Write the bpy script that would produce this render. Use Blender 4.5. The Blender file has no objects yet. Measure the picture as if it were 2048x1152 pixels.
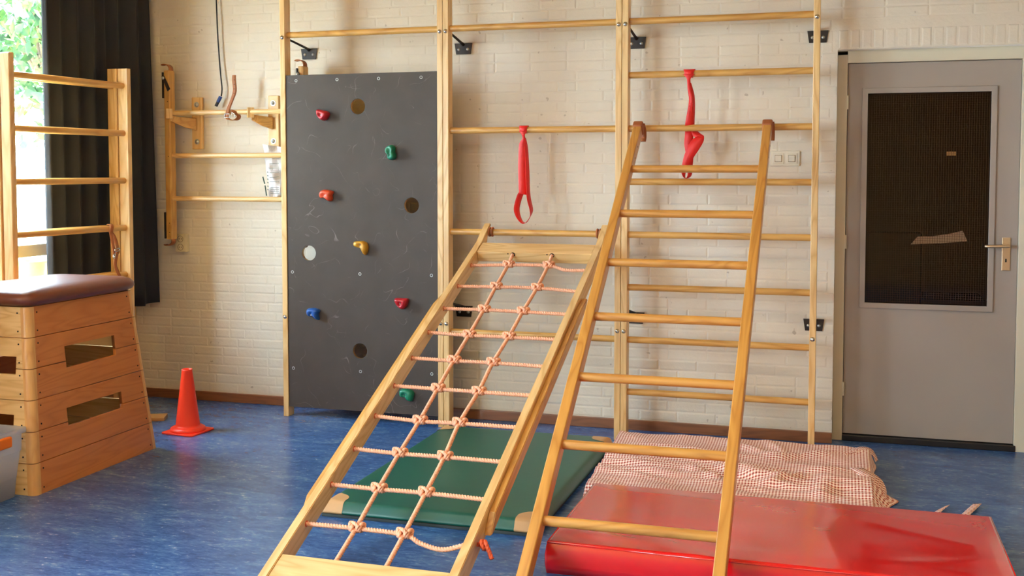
import bpy, bmesh, math, random
from mathutils import Vector, Matrix, Quaternion, noise
random.seed(7)
PI = math.pi
SC = bpy.context.scene
COL = SC.collection

# ------------------------------------------------------------------ camera, sky, sun, exposure
cam_d = bpy.data.cameras.new('camera')
cam = bpy.data.objects.new('camera', cam_d); COL.objects.link(cam)
YAW, PITCH = .29462, -.05273
fwd = Vector((-math.sin(YAW)*math.cos(PITCH), math.cos(YAW)*math.cos(PITCH), math.sin(PITCH)))
rgt = Vector((math.cos(YAW), math.sin(YAW), 0)); upv = rgt.cross(fwd)
m = Matrix((rgt, upv, -fwd)).transposed().to_4x4(); m.translation = (3.2858, -6.02325, 1.5054)
cam.matrix_world = m
cam_d.sensor_width = 36; cam_d.lens = 2195.25/2048*36
cam_d.shift_y = (458.0-576)/2048
cam_d.clip_start = .05
SC.camera = cam
SC.view_settings.view_transform = 'Standard'; SC.view_settings.look = 'None'
SC.view_settings.exposure = 1.22; SC.view_settings.gamma = 1
SC.view_settings.use_curve_mapping = False
SC.cycles.max_bounces = 10; SC.cycles.diffuse_bounces = 6; SC.cycles.transparent_max_bounces = 12
SC.cycles.use_denoising = True
SC.cycles.sample_clamp_indirect = 6
SC.cycles.caustics_reflective = False; SC.cycles.caustics_refractive = False

W = bpy.data.worlds.new('sky'); SC.world = W; W.use_nodes = True
bg = W.node_tree.nodes['Background']
bg.inputs[0].default_value = (.64, .83, 1.0, 1); bg.inputs[1].default_value = 24.0
sun_d = bpy.data.lights.new('sun', 'SUN'); sun_d.energy = 5; sun_d.angle = .01; sun_d.color = (1, .93, .8)
sun = bpy.data.objects.new('sun', sun_d); COL.objects.link(sun)
sun.rotation_euler = Vector((-.75, .35, -1)).to_track_quat('-Z', 'Y').to_euler()
# daylight openings of the room (guides for sampling the sky through the real windows)
WIN = [(-1.34, -.36), (-4.9, -4.1), (-8.1, -5.9)]      # y ranges of the three windows in the left wall
WZ0, WZ1, XL = .70, 2.72, -1.25
for a, b in WIN:
    d = bpy.data.lights.new('window_portal', 'AREA'); d.shape = 'RECTANGLE'; d.size = b-a; d.size_y = WZ1-WZ0
    d.cycles.is_portal = True
    o = bpy.data.objects.new('window_portal', d); COL.objects.link(o)
    o.location = (XL-.15, (a+b)/2, (WZ0+WZ1)/2); o.rotation_euler = (PI/2, 0, -PI/2)
# unseen ceiling lamps added to lift the light on floor and mats, built below
FILL_LAMPS = [(1.2, -3.2), (4.2, -3.2), (1.2, -6.2), (4.2, -6.2)]
FILL_E = 9.0

# ------------------------------------------------------------------ helpers
def lin(r, g, b):
    f = lambda c: (c/255/12.92) if c/255 <= .04045 else ((c/255+.055)/1.055)**2.4
    return (f(r), f(g), f(b), 1)
def mul(c, k): return (c[0]*k, c[1]*k, c[2]*k, 1)

class NT:
    def __init__(s, name):
        s.m = bpy.data.materials.new(name); s.m.use_nodes = True
        s.t = s.m.node_tree; s.b = s.t.nodes['Principled BSDF']; s.out = s.t.nodes['Material Output']
    def n(s, kind, **kw):
        x = s.t.nodes.new(kind)
        for k, v in kw.items(): setattr(x, k, v)
        return x
    def l(s, a, b): s.t.links.new(a, b)
    def coord(s, scale=(1, 1, 1), rnd=True, rot=(0, 0, 0)):
        tc = s.n('ShaderNodeTexCoord'); mp = s.n('ShaderNodeMapping')
        mp.inputs['Scale'].default_value = scale; mp.inputs['Rotation'].default_value = rot
        if rnd:
            oi = s.n('ShaderNodeObjectInfo'); k = s.n('ShaderNodeMath', operation='MULTIPLY'); k.inputs[1].default_value = 17.3
            s.l(oi.outputs['Random'], k.inputs[0])
            va = s.n('ShaderNodeVectorMath', operation='ADD'); s.l(tc.outputs['Object'], va.inputs[0]); s.l(k.outputs[0], va.inputs[1])
            s.l(va.outputs[0], mp.inputs[0])
        else: s.l(tc.outputs['Object'], mp.inputs[0])
        return mp.outputs[0]
    def noise(s, vec, scale, detail=4, rough=.5, dist=0):
        x = s.n('ShaderNodeTexNoise'); x.inputs['Scale'].default_value = scale; x.inputs['Detail'].default_value = detail
        x.inputs['Roughness'].default_value = rough; x.inputs['Distortion'].default_value = dist
        s.l(vec, x.inputs['Vector']); return x.outputs['Fac']
    def ramp(s, fac, stops):
        x = s.n('ShaderNodeValToRGB'); e = x.color_ramp.elements
        e[0].position, e[0].color = stops[0]; e[1].position, e[1].color = stops[-1]
        for p, c in stops[1:-1]:
            q = e.new(p); q.color = c
        s.l(fac, x.inputs[0]); return x.outputs[0]
    def mix(s, fac, a, b, mode='MIX'):
        x = s.n('ShaderNodeMix', data_type='RGBA', blend_type=mode)
        for i, v in ((0, fac), (6, a), (7, b)):
            if hasattr(v, 'is_output'): s.l(v, x.inputs[i])
            else: x.inputs[i].default_value = v
        return x.outputs[2]
    def math(s, op, a, b=0.0):
        x = s.n('ShaderNodeMath', operation=op)
        for i, v in ((0, a), (1, b)):
            if hasattr(v, 'is_output'): s.l(v, x.inputs[i])
            else: x.inputs[i].default_value = v
        return x.outputs[0]
    def bump(s, h, strength=.3, dist=.002):
        x = s.n('ShaderNodeBump'); x.inputs['Strength'].default_value = strength; x.inputs['Distance'].default_value = dist
        s.l(h, x.inputs['Height']); s.l(x.outputs[0], s.b.inputs['Normal'])
    def set(s, **kw):
        for k, v in kw.items():
            i = s.b.inputs[k.replace('_', ' ')]
            if hasattr(v, 'is_output'): s.l(v, i)
            else: i.default_value = v
        return s

def plain(name, col, rough=.5, metal=0, var=.08, bump=0, **kw):
    t = NT(name); v = t.coord(); f = t.noise(v, 9, 4)
    t.set(Base_Color=t.mix(f, mul(col, 1-var), mul(col, 1+var)), Roughness=rough, Metallic=metal, **kw)
    if bump: t.bump(t.noise(v, 60, 3), bump, .003)
    return t.m

def wood(name, light, dark, axis='Z', rough=.38, coat=.25):
    t = NT(name)
    al, ac = 1.1, 9.0
    sc = {'X': (al, ac, ac), 'Y': (ac, al, ac), 'Z': (ac, ac, al)}[axis]
    v = t.coord(sc)
    big = t.noise(v, .9, 2, .5, .6)
    rings = t.math('FRACT', t.math('MULTIPLY', big, 9.0))
    tri = t.math('ABSOLUTE', t.math('SUBTRACT', rings, .45))
    f1 = t.ramp(tri, [(0.0, (1, 1, 1, 1)), (.22, (.35, .35, .35, 1)), (.5, (0, 0, 0, 1))])
    sc2 = {'X': (3, 160, 160), 'Y': (160, 3, 160), 'Z': (160, 160, 3)}[axis]
    fine = t.noise(t.coord(sc2), 1, 3, .6)
    base = t.mix(t.math('MULTIPLY', f1, .62), light, dark)
    base = t.mix(t.math('MULTIPLY', t.math('SUBTRACT', fine, .35), .5), base, dark)
    t.set(Base_Color=base, Roughness=rough)
    t.b.inputs['Coat Weight'].default_value = coat; t.b.inputs['Coat Roughness'].default_value = .25
    t.bump(fine, .08, .001)
    return t.m

def mesh_obj(name, bm, mat, parent=None, smooth=False):
    me = bpy.data.meshes.new(name)
    if smooth:
        for f in bm.faces: f.smooth = True
    bm.normal_update(); bm.to_mesh(me); bm.free()
    o = bpy.data.objects.new(name, me); COL.objects.link(o)
    if mat: me.materials.append(mat)
    if parent: o.parent = parent
    return o
def tag(o, label=None, cat=None, group=None, kind=None):
    if label: o['label'] = label
    if cat: o['category'] = cat
    if group: o['group'] = group
    if kind: o['kind'] = kind
    return o
def empty(name, loc=(0, 0, 0), rot=(0, 0, 0)):
    o = bpy.data.objects.new(name, None); COL.objects.link(o); o.empty_display_size = .05
    o.location = loc; o.rotation_euler = rot; return o

def box(bm, c, d, bev=0, seg=2, mtx=None):
    r = bmesh.ops.create_cube(bm, size=1)
    vs = r['verts']
    bmesh.ops.scale(bm, vec=d, verts=vs)
    if bev:
        es = list({e for v in vs for e in v.link_edges})
        q = bmesh.ops.bevel(bm, geom=es, offset=bev, segments=seg, profile=.6, affect='EDGES')
        vs = list({v for f in q['faces'] for v in f.verts} | {v for v in vs if v.is_valid})
    M = Matrix.Translation(c)
    if mtx: M = M @ mtx
    bmesh.ops.transform(bm, matrix=M, verts=vs)
    return bm
def B(c, d, bev=0, seg=2, mtx=None): return box(bmesh.new(), c, d, bev, seg, mtx)

def rod(bm, p0, p1, ra, rb=None, n=16, caps=True, r_end=None):
    """elliptical rod, ra horizontal-ish radius, rb the other one"""
    p0, p1 = Vector(p0), Vector(p1); rb = rb or ra; d = (p1-p0).normalized()
    ref = Vector((0, 0, 1)) if abs(d.z) < .95 else Vector((0, 1, 0))
    a = d.cross(ref).normalized(); b = a.cross(d).normalized()
    rings = []
    for p, k in ((p0, 1), (p1, r_end if r_end is not None else 1)):
        rings.append([bm.verts.new(p+a*ra*k*math.cos(2*PI*i/n)+b*rb*k*math.sin(2*PI*i/n)) for i in range(n)])
    for i in range(n):
        j = (i+1) % n
        f = bm.faces.new((rings[0][i], rings[0][j], rings[1][j], rings[1][i])); f.smooth = True
    if caps:
        for f in (bm.faces.new(rings[0][::-1]), bm.faces.new(rings[1])):
            for e in f.edges: e.smooth = False
    return bm

def tube(bm, pts, r, n=10, prof=None, twist=0, caps=True, closed=False):
    """swept round/lobed section along a polyline with parallel transport"""
    pts = [Vector(p) for p in pts]; N = len(pts)
    rr = r if isinstance(r, (list, tuple)) else [r]*N
    t0 = (pts[1]-pts[0]).normalized(); ref = Vector((0, 0, 1)) if abs(t0.z) < .9 else Vector((0, 1, 0))
    a = t0.cross(ref).normalized(); L = 0; rings = []
    for i, p in enumerate(pts):
        if closed: t = (pts[(i+1) % N]-pts[i-1]).normalized()
        else: t = (pts[min(i+1, N-1)]-pts[max(i-1, 0)]).normalized()
        a = (a-t*a.dot(t)).normalized(); b = t.cross(a)
        if i: L += (p-pts[i-1]).length
        ring = []
        for k in range(n):
            th = 2*PI*k/n; q = prof(th) if prof else 1
            th2 = th+twist*L
            ring.append(bm.verts.new(p+(a*math.cos(th2)+b*math.sin(th2))*rr[i]*q))
        rings.append(ring)
    M = N if closed else N-1
    for i in range(M):
        A, Bq = rings[i], rings[(i+1) % N]
        for k in range(n):
            j = (k+1) % n
            f = bm.faces.new((A[k], A[j], Bq[j], Bq[k])); f.smooth = True
    if caps and not closed:
        bm.faces.new(rings[0][::-1]); bm.faces.new(rings[-1])
    return bm

def rope_pts(ctrl, step=.0032):
    """Catmull-Rom through control points, resampled"""
    P = [Vector(p) for p in ctrl]; P = [P[0]*2-P[1]]+P+[P[-1]*2-P[-2]]; out = []
    for i in range(1, len(P)-2):
        L = (P[i+1]-P[i]).length; n = max(2, int(L/step))
        for k in range(n):
            t = k/n; a, b, c, d = P[i-1:i+3]
            out.append(.5*((2*b)+(c-a)*t+(2*a-5*b+4*c-d)*t*t+(3*b-a-3*c+d)*t**3))
    out.append(P[-2]); return out
def strand(th): return 1+.17*math.cos(3*th)-.03*math.cos(6*th)
def rope(bm, ctrl, r=.0088): return tube(bm, rope_pts(ctrl), r, 12, strand, twist=2*PI/.036)

def plate(loops, depth, bevel=0):
    """2D outlines (first outer, others holes) extruded to a mesh in the XY plane, centred on z=0"""
    cu = bpy.data.curves.new('tmp', 'CURVE'); cu.dimensions = '2D'; cu.fill_mode = 'BOTH'; cu.extrude = depth/2
    cu.bevel_depth = bevel; cu.bevel_resolution = 1; cu.offset = -bevel if bevel else 0
    if bevel: cu.extrude = depth/2-bevel
    for lp in loops:
        s = cu.splines.new('POLY'); s.points.add(len(lp)-1); s.use_cyclic_u = True
        for i, p in enumerate(lp): s.points[i].co = (p[0], p[1], 0, 1)
    o = bpy.data.objects.new('tmp', cu)
    me = bpy.data.meshes.new_from_object(o); bpy.data.objects.remove(o); bpy.data.curves.remove(cu)
    bm = bmesh.new(); bm.from_mesh(me); bpy.data.meshes.remove(me)
    bmesh.ops.remove_doubles(bm, verts=bm.verts, dist=1e-5)
    bmesh.ops.recalc_face_normals(bm, faces=bm.faces)
    return bm
def circ(cx, cy, r, n=32): return [(cx+r*math.cos(2*PI*i/n), cy+r*math.sin(2*PI*i/n)) for i in range(n)]
def xf(bm, M): bmesh.ops.transform(bm, matrix=M, verts=bm.verts); return bm
XZ = Matrix(((1, 0, 0, 0), (0, 0, -1, 0), (0, 1, 0, 0), (0, 0, 0, 1)))   # plate (x,y)->(x,z), thickness along y

def lathe(bm, prof, n=40, c=(0, 0, 0)):
    rings = []
    for r, z in prof:
        rings.append([bm.verts.new((c[0]+r*math.cos(2*PI*i/n), c[1]+r*math.sin(2*PI*i/n), c[2]+z)) for i in range(n)])
    for A, Q in zip(rings, rings[1:]):
        for i in range(n):
            j = (i+1) % n; f = bm.faces.new((A[i], A[j], Q[j], Q[i])); f.smooth = True
    return bm
def bolt_head(bm, c, r=.009, d=(0, -1, 0)):
    """domed round bolt head"""
    c = Vector(c); d = Vector(d); q = d.to_track_quat('Z', 'Y').to_matrix().to_4x4(); q.translation = c
    b2 = bmesh.new(); lathe(b2, [(r*1.25, 0), (r*1.25, .002), (r, .0025), (r*.92, r*.45), (r*.6, r*.75), (r*.02, r*.85)], 16)
    xf(b2, q); me = bpy.data.meshes.new('t'); b2.to_mesh(me); b2.free(); bm.from_mesh(me); bpy.data.meshes.remove(me)
    return bm
def join(bm, other):
    me = bpy.data.meshes.new('t'); other.to_mesh(me); other.free(); bm.from_mesh(me); bpy.data.meshes.remove(me); return bm
def ribbon(secs, thick=.0012, sub=4):
    """secs: list of (centre, half-width vector); smooth interpolation; gives a thin closed strap"""
    C_ = [Vector(s[0]) for s in secs]; H = [Vector(s[1]) for s in secs]
    def cr(L, i, t):
        a, b, c, d = L[max(i-1, 0)], L[i], L[min(i+1, len(L)-1)], L[min(i+2, len(L)-1)]
        return .5*((2*b)+(c-a)*t+(2*a-5*b+4*c-d)*t*t+(3*b-a-3*c+d)*t**3)
    cs, hs = [], []
    for i in range(len(secs)-1):
        for k in range(sub): cs.append(cr(C_, i, k/sub)); hs.append(cr(H, i, k/sub))
    cs.append(C_[-1]); hs.append(H[-1])
    bm = bmesh.new(); rows = []
    for i, (c, h) in enumerate(zip(cs, hs)):
        t = (cs[min(i+1, len(cs)-1)]-cs[max(i-1, 0)]); nn = t.cross(h)
        nn = nn.normalized()*thick/2 if nn.length > 1e-9 else Vector((0, thick/2, 0))
        rows.append([bm.verts.new(c-h+nn), bm.verts.new(c+nn*1.3), bm.verts.new(c+h+nn), bm.verts.new(c+h-nn), bm.verts.new(c-nn*.7), bm.verts.new(c-h-nn)])
    for A, Q in zip(rows, rows[1:]):
        for k in range(6):
            j = (k+1) % 6; f = bm.faces.new((A[k], A[j], Q[j], Q[k])); f.smooth = True
    bm.faces.new(rows[0][::-1]); bm.faces.new(rows[-1])
    bmesh.ops.recalc_face_normals(bm, faces=bm.faces)
    return bm

# ------------------------------------------------------------------ materials
M = {}
WL, WD = lin(232, 196, 138), lin(196, 146, 82)
for a in 'XYZ':
    M['ash'+a] = wood('pale_ash_wood_'+a, WL, WD, a)
    M['pine'+a] = wood('golden_varnished_wood_'+a, lin(216, 168, 94), lin(174, 118, 54), a, .38, .2)
    M['vault'+a] = wood('amber_box_wood_'+a, lin(208, 130, 66), lin(184, 104, 48), a, .42)  # deeper tone, shade of the box sides put into the wood colour
for a in 'XZ': M['amber'+a] = wood('amber_ladder_wood_'+a, lin(210, 152, 74), lin(172, 108, 44), a, .36, .25)
M['corner'] = wood('box_corner_wood', lin(224, 172, 106), lin(205, 145, 82), 'Z', .4)
M['crate'] = M['ashX']

def mk_brick():
    t = NT('white_painted_brick'); v = t.coord((1, 1, 1), False)
    geo = t.n('ShaderNodeNewGeometry')
    pos = geo.outputs['Position']
    a = t.noise(pos, 7, 5, .6); b = t.noise(pos, 55, 4, .65); c = t.noise(pos, 160, 2)
    col = t.mix(a, lin(216, 206, 190), lin(227, 218, 203))
    sp = t.ramp(t.noise(pos, 26, 1), [(.0, (0, 0, 0, 1)), (.765, (0, 0, 0, 1)), (.79, (1, 1, 1, 1))])
    col = t.mix(t.math('MULTIPLY', sp, .5), col, lin(150, 130, 110))
    t.set(Base_Color=col, Roughness=.62)
    h = t.math('ADD', t.math('MULTIPLY', b, .9), t.math('MULTIPLY', t.noise(pos, 22, 3), .8))
    t.bump(h, .45, .004); return t.m
M['brick'] = mk_brick()

def mk_floor():
    t = NT('blue_marbled_linoleum'); v = t.coord((1, 1, 1), False)
    st = t.coord((1.2, 3.2, 1), False, (0, 0, .5))
    a = t.noise(st, 3.0, 8, .65, 1.2); b = t.noise(st, 22, 6, .7, .8); c = t.noise(v, 1.1, 3)
    f = t.math('ADD', t.math('MULTIPLY', a, .5), t.math('MULTIPLY', b, .5))
    col = t.ramp(f, [(.34, lin(38, 66, 118)), (.46, lin(52, 94, 158)), (.55, lin(74, 122, 184)), (.66, lin(136, 168, 206))])
    col = t.mix(t.math('MULTIPLY', c, .3), col, lin(40, 64, 110))
    t.set(Base_Color=col, Roughness=t.math('ADD', t.math('MULTIPLY', b, .16), .17))
    t.b.inputs['Specular IOR Level'].default_value = .5
    t.bump(t.noise(v, 18, 3), .05, .004); return t.m
M['floor'] = mk_floor()

def mk_board():
    t = NT('dark_phenolic_board'); v = t.coord((1, 1, 1), False)
    a = t.noise(v, 6, 5); base = t.mix(a, lin(66, 58, 54), lin(84, 75, 70))
    for s, th, rot in ((2.6, .0022, .3), (3.7, .0018, 1.4), (5.1, .0015, 2.2)):
        vv = t.coord((1, 1, 1), False, (0, rot, 0)); n1 = t.noise(vv, s, 2, .4, .5)
        ln = t.math('LESS_THAN', t.math('ABSOLUTE', t.math('SUBTRACT', n1, .5)), th)
        msk = t.ramp(t.noise(v, 4.3+s, 3), [(.52, (0, 0, 0, 1)), (.66, (1, 1, 1, 1))])
        base = t.mix(t.math('MULTIPLY', t.math('MULTIPLY', ln, msk), .35), base, lin(165, 155, 150))
    t.set(Base_Color=base, Roughness=.5); t.b.inputs['Specular IOR Level'].default_value = .3; return t.m
M['board'] = mk_board()

def mk_rope():
    t = NT('orange_pink_rope'); v = t.coord((1, 1, 1))
    t.set(Base_Color=t.mix(t.noise(v, 90, 3), lin(236, 150, 108), lin(250, 200, 168)), Roughness=.75); return t.m
M['rope'] = mk_rope()
M['rope_dark'] = plain('orange_rope_end', lin(222, 92, 50), .7)

def mk_cloth():
    t = NT('red_white_checked_cotton'); uv = t.n('ShaderNodeUVMap'); sx = t.n('ShaderNodeSeparateXYZ'); t.l(uv.outputs[0], sx.inputs[0])
    def stripe(o):
        fr = t.math('FRACT', t.math('MULTIPLY', o, 1/.0148))
        return t.ramp(t.math('ABSOLUTE', t.math('SUBTRACT', fr, .5)), [(.20, (1, 1, 1, 1)), (.30, (0, 0, 0, 1))])
    a, b = stripe(sx.outputs[0]), stripe(sx.outputs[1])
    s = t.math('MULTIPLY', t.math('ADD', a, b), .5)
    col = t.ramp(s, [(0, lin(255, 248, 244)), (.5, lin(244, 194, 176)), (1, lin(160, 62, 56))])
    t.set(Base_Color=col, Roughness=.9); return t.m
M['cloth'] = mk_cloth()

def vinyl(name, c, rough, bump=.25, scale=7):
    t = NT(name); v = t.coord((1, 1, 1), False)
    f = t.noise(v, scale, 4, .5, .5)
    t.set(Base_Color=t.mix(t.noise(v, 3, 3), mul(c, .93), mul(c, 1.06)), Roughness=rough)
    t.b.inputs['Coat Weight'].default_value = 1.0 if rough < .2 else .3; t.b.inputs['Coat Roughness'].default_value = rough*.8
    t.bump(f, bump, .006); return t.m
M['red_vinyl'] = vinyl('glossy_red_vinyl', lin(218, 20, 24), .16, .06)
M['green_vinyl'] = vinyl('dark_green_vinyl', lin(8, 92, 76), .45, .12, 14)
M['leather'] = vinyl('brown_leather', lin(112, 58, 42), .42, .2, 20)
M['tan'] = plain('tan_leather', lin(160, 94, 50), .5, var=.15)
M['beige_leather'] = plain('beige_leather_patch', lin(206, 162, 112), .6, var=.12, bump=.2)
M['reddish'] = plain('reddish_leather', lin(162, 92, 52), .5, var=.15)
M['fuzzy'] = plain('grey_anti_slip_felt', lin(58, 68, 70), .95, var=.5, bump=.6)
M['red_band'] = plain('red_rubber_band', lin(226, 36, 34), .5, var=.08)
M['cone'] = plain('orange_red_plastic', lin(250, 62, 32), .4, var=.04)
M['black_metal'] = plain('black_painted_steel', lin(44, 34, 30), .45, .2)
M['steel'] = plain('polished_steel', lin(205, 205, 205), .22, 1.0, var=.03)
M['zinc'] = plain('zinc_plated_steel', lin(190, 192, 190), .35, .9)
M['dark'] = plain('dark_hole', lin(26, 20, 18), .9)
M['black_cable'] = plain('black_cable', lin(24, 24, 28), .5)
M['blue_plastic'] = plain('blue_plastic', lin(28, 60, 130), .4)
M['ivory'] = plain('ivory_plastic', lin(222, 214, 196), .45, var=.02)
M['socket'] = plain('cream_socket_plastic', lin(214, 202, 168), .45, var=.03)
M['socket_in'] = plain('socket_recess_plastic', lin(150, 134, 104), .5)
M['brass'] = plain('brass_bronze', lin(170, 130, 70), .35, .9)
M['door'] = plain('grey_painted_door', lin(158, 146, 138), .42, var=.02)
M['door_frame'] = plain('cream_painted_frame', lin(208, 198, 176), .42, var=.02)
M['alu'] = plain('champagne_aluminium', lin(206, 180, 148), .35, .85)
M['skirting'] = wood('brown_skirting_wood', lin(142, 88, 52), lin(108, 64, 38), 'X', .45)
M['black_paint'] = plain('black_threshold', lin(24, 22, 24), .4)
M['white_wall'] = plain('warm_plaster', lin(219, 179, 120), .8, var=.02)
M['ceiling'] = plain('warm_ceiling_boards', lin(218, 166, 94), .7, var=.05)
M['window_frame'] = plain('painted_window_frame', lin(196, 184, 158), .45, var=.03)
M['curtain'] = plain('black_curtain_fabric', lin(30, 31, 38), .8, var=.1)
M['curtain'].node_tree.nodes['Principled BSDF'].inputs['Sheen Weight'].default_value = .08
M['paper'] = plain('white_paper', lin(226, 226, 232), .8, var=.02)
M['ink'] = plain('printed_ink', lin(120, 130, 128), .8)
M['ink_green'] = plain('dark_green_ink', lin(52, 72, 62), .8)
M['corridor'] = plain('brown_corridor', lin(58, 36, 24), .7)
M['corridor_dark'] = plain('dark_furniture', lin(30, 26, 30), .7)
M['corridor_floor'] = plain('corridor_floor', lin(70, 48, 34), .5)
M['ball'] = plain('cream_ball', lin(226, 206, 170), .6, var=.08)
M['orange'] = plain('orange_plastic', lin(244, 120, 20), .4, var=.04)
M['grass'] = plain('sunlit_ground', lin(214, 208, 180), .9, var=.15)
M['bark'] = plain('tree_bark', lin(120, 100, 80), .9, var=.2)
M['yellow'] = plain('yellow_bucket', lin(246, 214, 60), .5)
M['garden_wall'] = plain('white_garden_wall', lin(240, 236, 226), .9)
M['hold_red'] = vinyl('red_resin', lin(186, 26, 40), .4, .3, 60)
M['hold_green'] = vinyl('green_resin', lin(18, 128, 96), .4, .3, 60)
M['hold_orange'] = vinyl('orange_resin', lin(208, 74, 36), .4, .3, 60)
M['hold_yellow'] = vinyl('mustard_resin', lin(206, 152, 40), .4, .3, 60)
M['hold_blue'] = vinyl('blue_resin', lin(22, 88, 168), .4, .3, 60)

def mk_leaf():
    t = NT('leaf_green'); f = t.n('ShaderNodeNewGeometry')
    n = t.noise(f.outputs['Position'], 5, 3)
    col = t.ramp(n, [(.35, lin(24, 52, 24)), (.5, lin(48, 80, 34)), (.64, lin(92, 108, 50))])
    tr = t.n('ShaderNodeBsdfTranslucent'); t.l(col, tr.inputs[0]); t.set(Base_Color=col, Roughness=.6)
    mx = t.n('ShaderNodeMixShader'); mx.inputs[0].default_value = .35
    t.l(t.b.outputs[0], mx.inputs[1]); t.l(tr.outputs[0], mx.inputs[2]); t.l(mx.outputs[0], t.out.inputs[0]); return t.m
M['leaf'] = mk_leaf()

def mk_glass(name, tint, wires=False):
    t = NT(name); tr = t.n('ShaderNodeBsdfTransparent'); tr.inputs[0].default_value = tint
    gl = t.n('ShaderNodeBsdfGlossy'); gl.inputs['Roughness'].default_value = .06
    fr = t.n('ShaderNodeFresnel'); fr.inputs[0].default_value = 1.45
    ge = t.n('ShaderNodeNewGeometry'); ff = t.math('MULTIPLY', fr.outputs[0], t.math('SUBTRACT', 1.0, ge.outputs['Backfacing']))
    mx = t.n('ShaderNodeMixShader'); t.l(ff, mx.inputs[0]); t.l(tr.outputs[0], mx.inputs[1]); t.l(gl.outputs[0], mx.inputs[2])
    last = mx.outputs[0]
    if wires:
        tc = t.n('ShaderNodeTexCoord'); sp = t.n('ShaderNodeSeparateXYZ'); t.l(tc.outputs['Object'], sp.inputs[0])
        def lines(o, pitch, w):
            fr2 = t.math('FRACT', t.math('MULTIPLY', o, 1/pitch)); return t.math('LESS_THAN', fr2, w)
        g = t.math('MAXIMUM', lines(sp.outputs[0], .0125, .11), lines(sp.outputs[2], .0125, .08))
        df = t.n('ShaderNodeBsdfDiffuse'); df.inputs[0].default_value = lin(74, 50, 36)
        m2 = t.n('ShaderNodeMixShader'); t.l(g, m2.inputs[0]); t.l(last, m2.inputs[1]); t.l(df.outputs[0], m2.inputs[2]); last = m2.outputs[0]
    t.l(last, t.out.inputs[0]); return t.m
M['glass'] = mk_glass('clear_window_glass', (.95, .97, .96, 1))
M['wired_glass'] = mk_glass('brown_wired_glass', (.82, .72, .62, 1), True)
def mk_plastic():
    t = NT('translucent_plastic'); t.set(Base_Color=lin(232, 236, 248), Roughness=.3)
    tl = t.n('ShaderNodeBsdfTranslucent'); tl.inputs[0].default_value = lin(240, 244, 252)
    tr = t.n('ShaderNodeBsdfTransparent'); tr.inputs[0].default_value = (.86, .88, .93, 1)
    a = t.n('ShaderNodeMixShader'); a.inputs[0].default_value = .4; t.l(t.b.outputs[0], a.inputs[1]); t.l(tl.outputs[0], a.inputs[2])
    b = t.n('ShaderNodeMixShader'); b.inputs[0].default_value = .66; t.l(a.outputs[0], b.inputs[1]); t.l(tr.outputs[0], b.inputs[2])
    t.l(b.outputs[0], t.out.inputs[0]); return t.m
M['plastic'] = mk_plastic()

# ------------------------------------------------------------------ room shell
YW = .246; XR = 6.5; YF = -8.6; ZC = 2.95
DX0, DX1, DZ = 3.235, 4.235, 2.165        # door opening in the back wall
def struct(name, bm, mat): return tag(mesh_obj(name, bm, mat), kind='structure')
struct('floor', B(((XL+XR)/2, (YW+.3+YF)/2, -.05), (XR-XL+.8, YW+.3-YF+.6, .1)), M['floor'])
struct('ceiling', B(((XL+XR)/2, (YW+YF)/2, ZC+.06), (XR-XL+.8, YW-YF+.9, .12)), M['ceiling'])
struct('wall_right', B((XR+.1, (YW+YF)/2, ZC/2), (.2, YW-YF, ZC)), M['white_wall'])
struct('wall_front', B(((XL+XR)/2, YF-.1, ZC/2), (XR-XL+.8, .2, ZC)), M['white_wall'])
# left wall with three window openings
bm = bmesh.new(); xc, th = XL-.07, .14
yl = YW+.3; segs = sorted(WIN, key=lambda s: -s[1])
box(bm, (xc, (yl+YF)/2, WZ0/2), (th, yl-YF, WZ0)); box(bm, (xc, (yl+YF)/2, (WZ1+ZC)/2), (th, yl-YF, ZC-WZ1))
prev = yl
for a, b in segs:
    box(bm, (xc, (prev+b)/2, (WZ0+WZ1)/2), (th, prev-b, WZ1-WZ0)); prev = a
box(bm, (xc, (prev+YF)/2, (WZ0+WZ1)/2), (th, prev-YF, WZ1-WZ0))
struct('wall_left', bm, M['white_wall'])
for i, (a, b) in enumerate(segs):
    w = tag(empty('window_%d' % (i+1), (XL-.07, (a+b)/2, WZ0)), kind='structure')
    hw, H = (b-a)/2, WZ1-WZ0; bm = bmesh.new(); F = .055
    for s in (-1, 1): box(bm, (0, s*(hw-F/2), H/2), (.06, F, H), .004)
    box(bm, (0, 0, H-F/2), (.07, hw*2-2*F, F), .004); box(bm, (0, 0, F/2), (.07, hw*2-2*F, F), .004)
    mesh_obj('window_frame', bm, M['window_frame'], w)
    mesh_obj('transom', B((0, 0, 1.038-WZ0), (.07, hw*2-2*F, .072), .005), M['window_frame'], w)
    if i: mesh_obj('mullion', B((0, 0, H/2+.15), (.065, .06, H-.45), .005), M['window_frame'], w)
    mesh_obj('upper_pane', B((0, 0, (1.074-WZ0+H-F)/2), (.006, hw*2-2*F, H-F-1.074+WZ0)), M['glass'], w)
    mesh_obj('lower_pane', B((0, 0, (F+1.002-WZ0)/2), (.006, hw*2-2*F, 1.002-WZ0-F)), M['glass'], w)
    mesh_obj('window_sill', B((.095, 0, .012), (.11, hw*2-.01, .024), .005), M['white_wall'], w)

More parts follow.
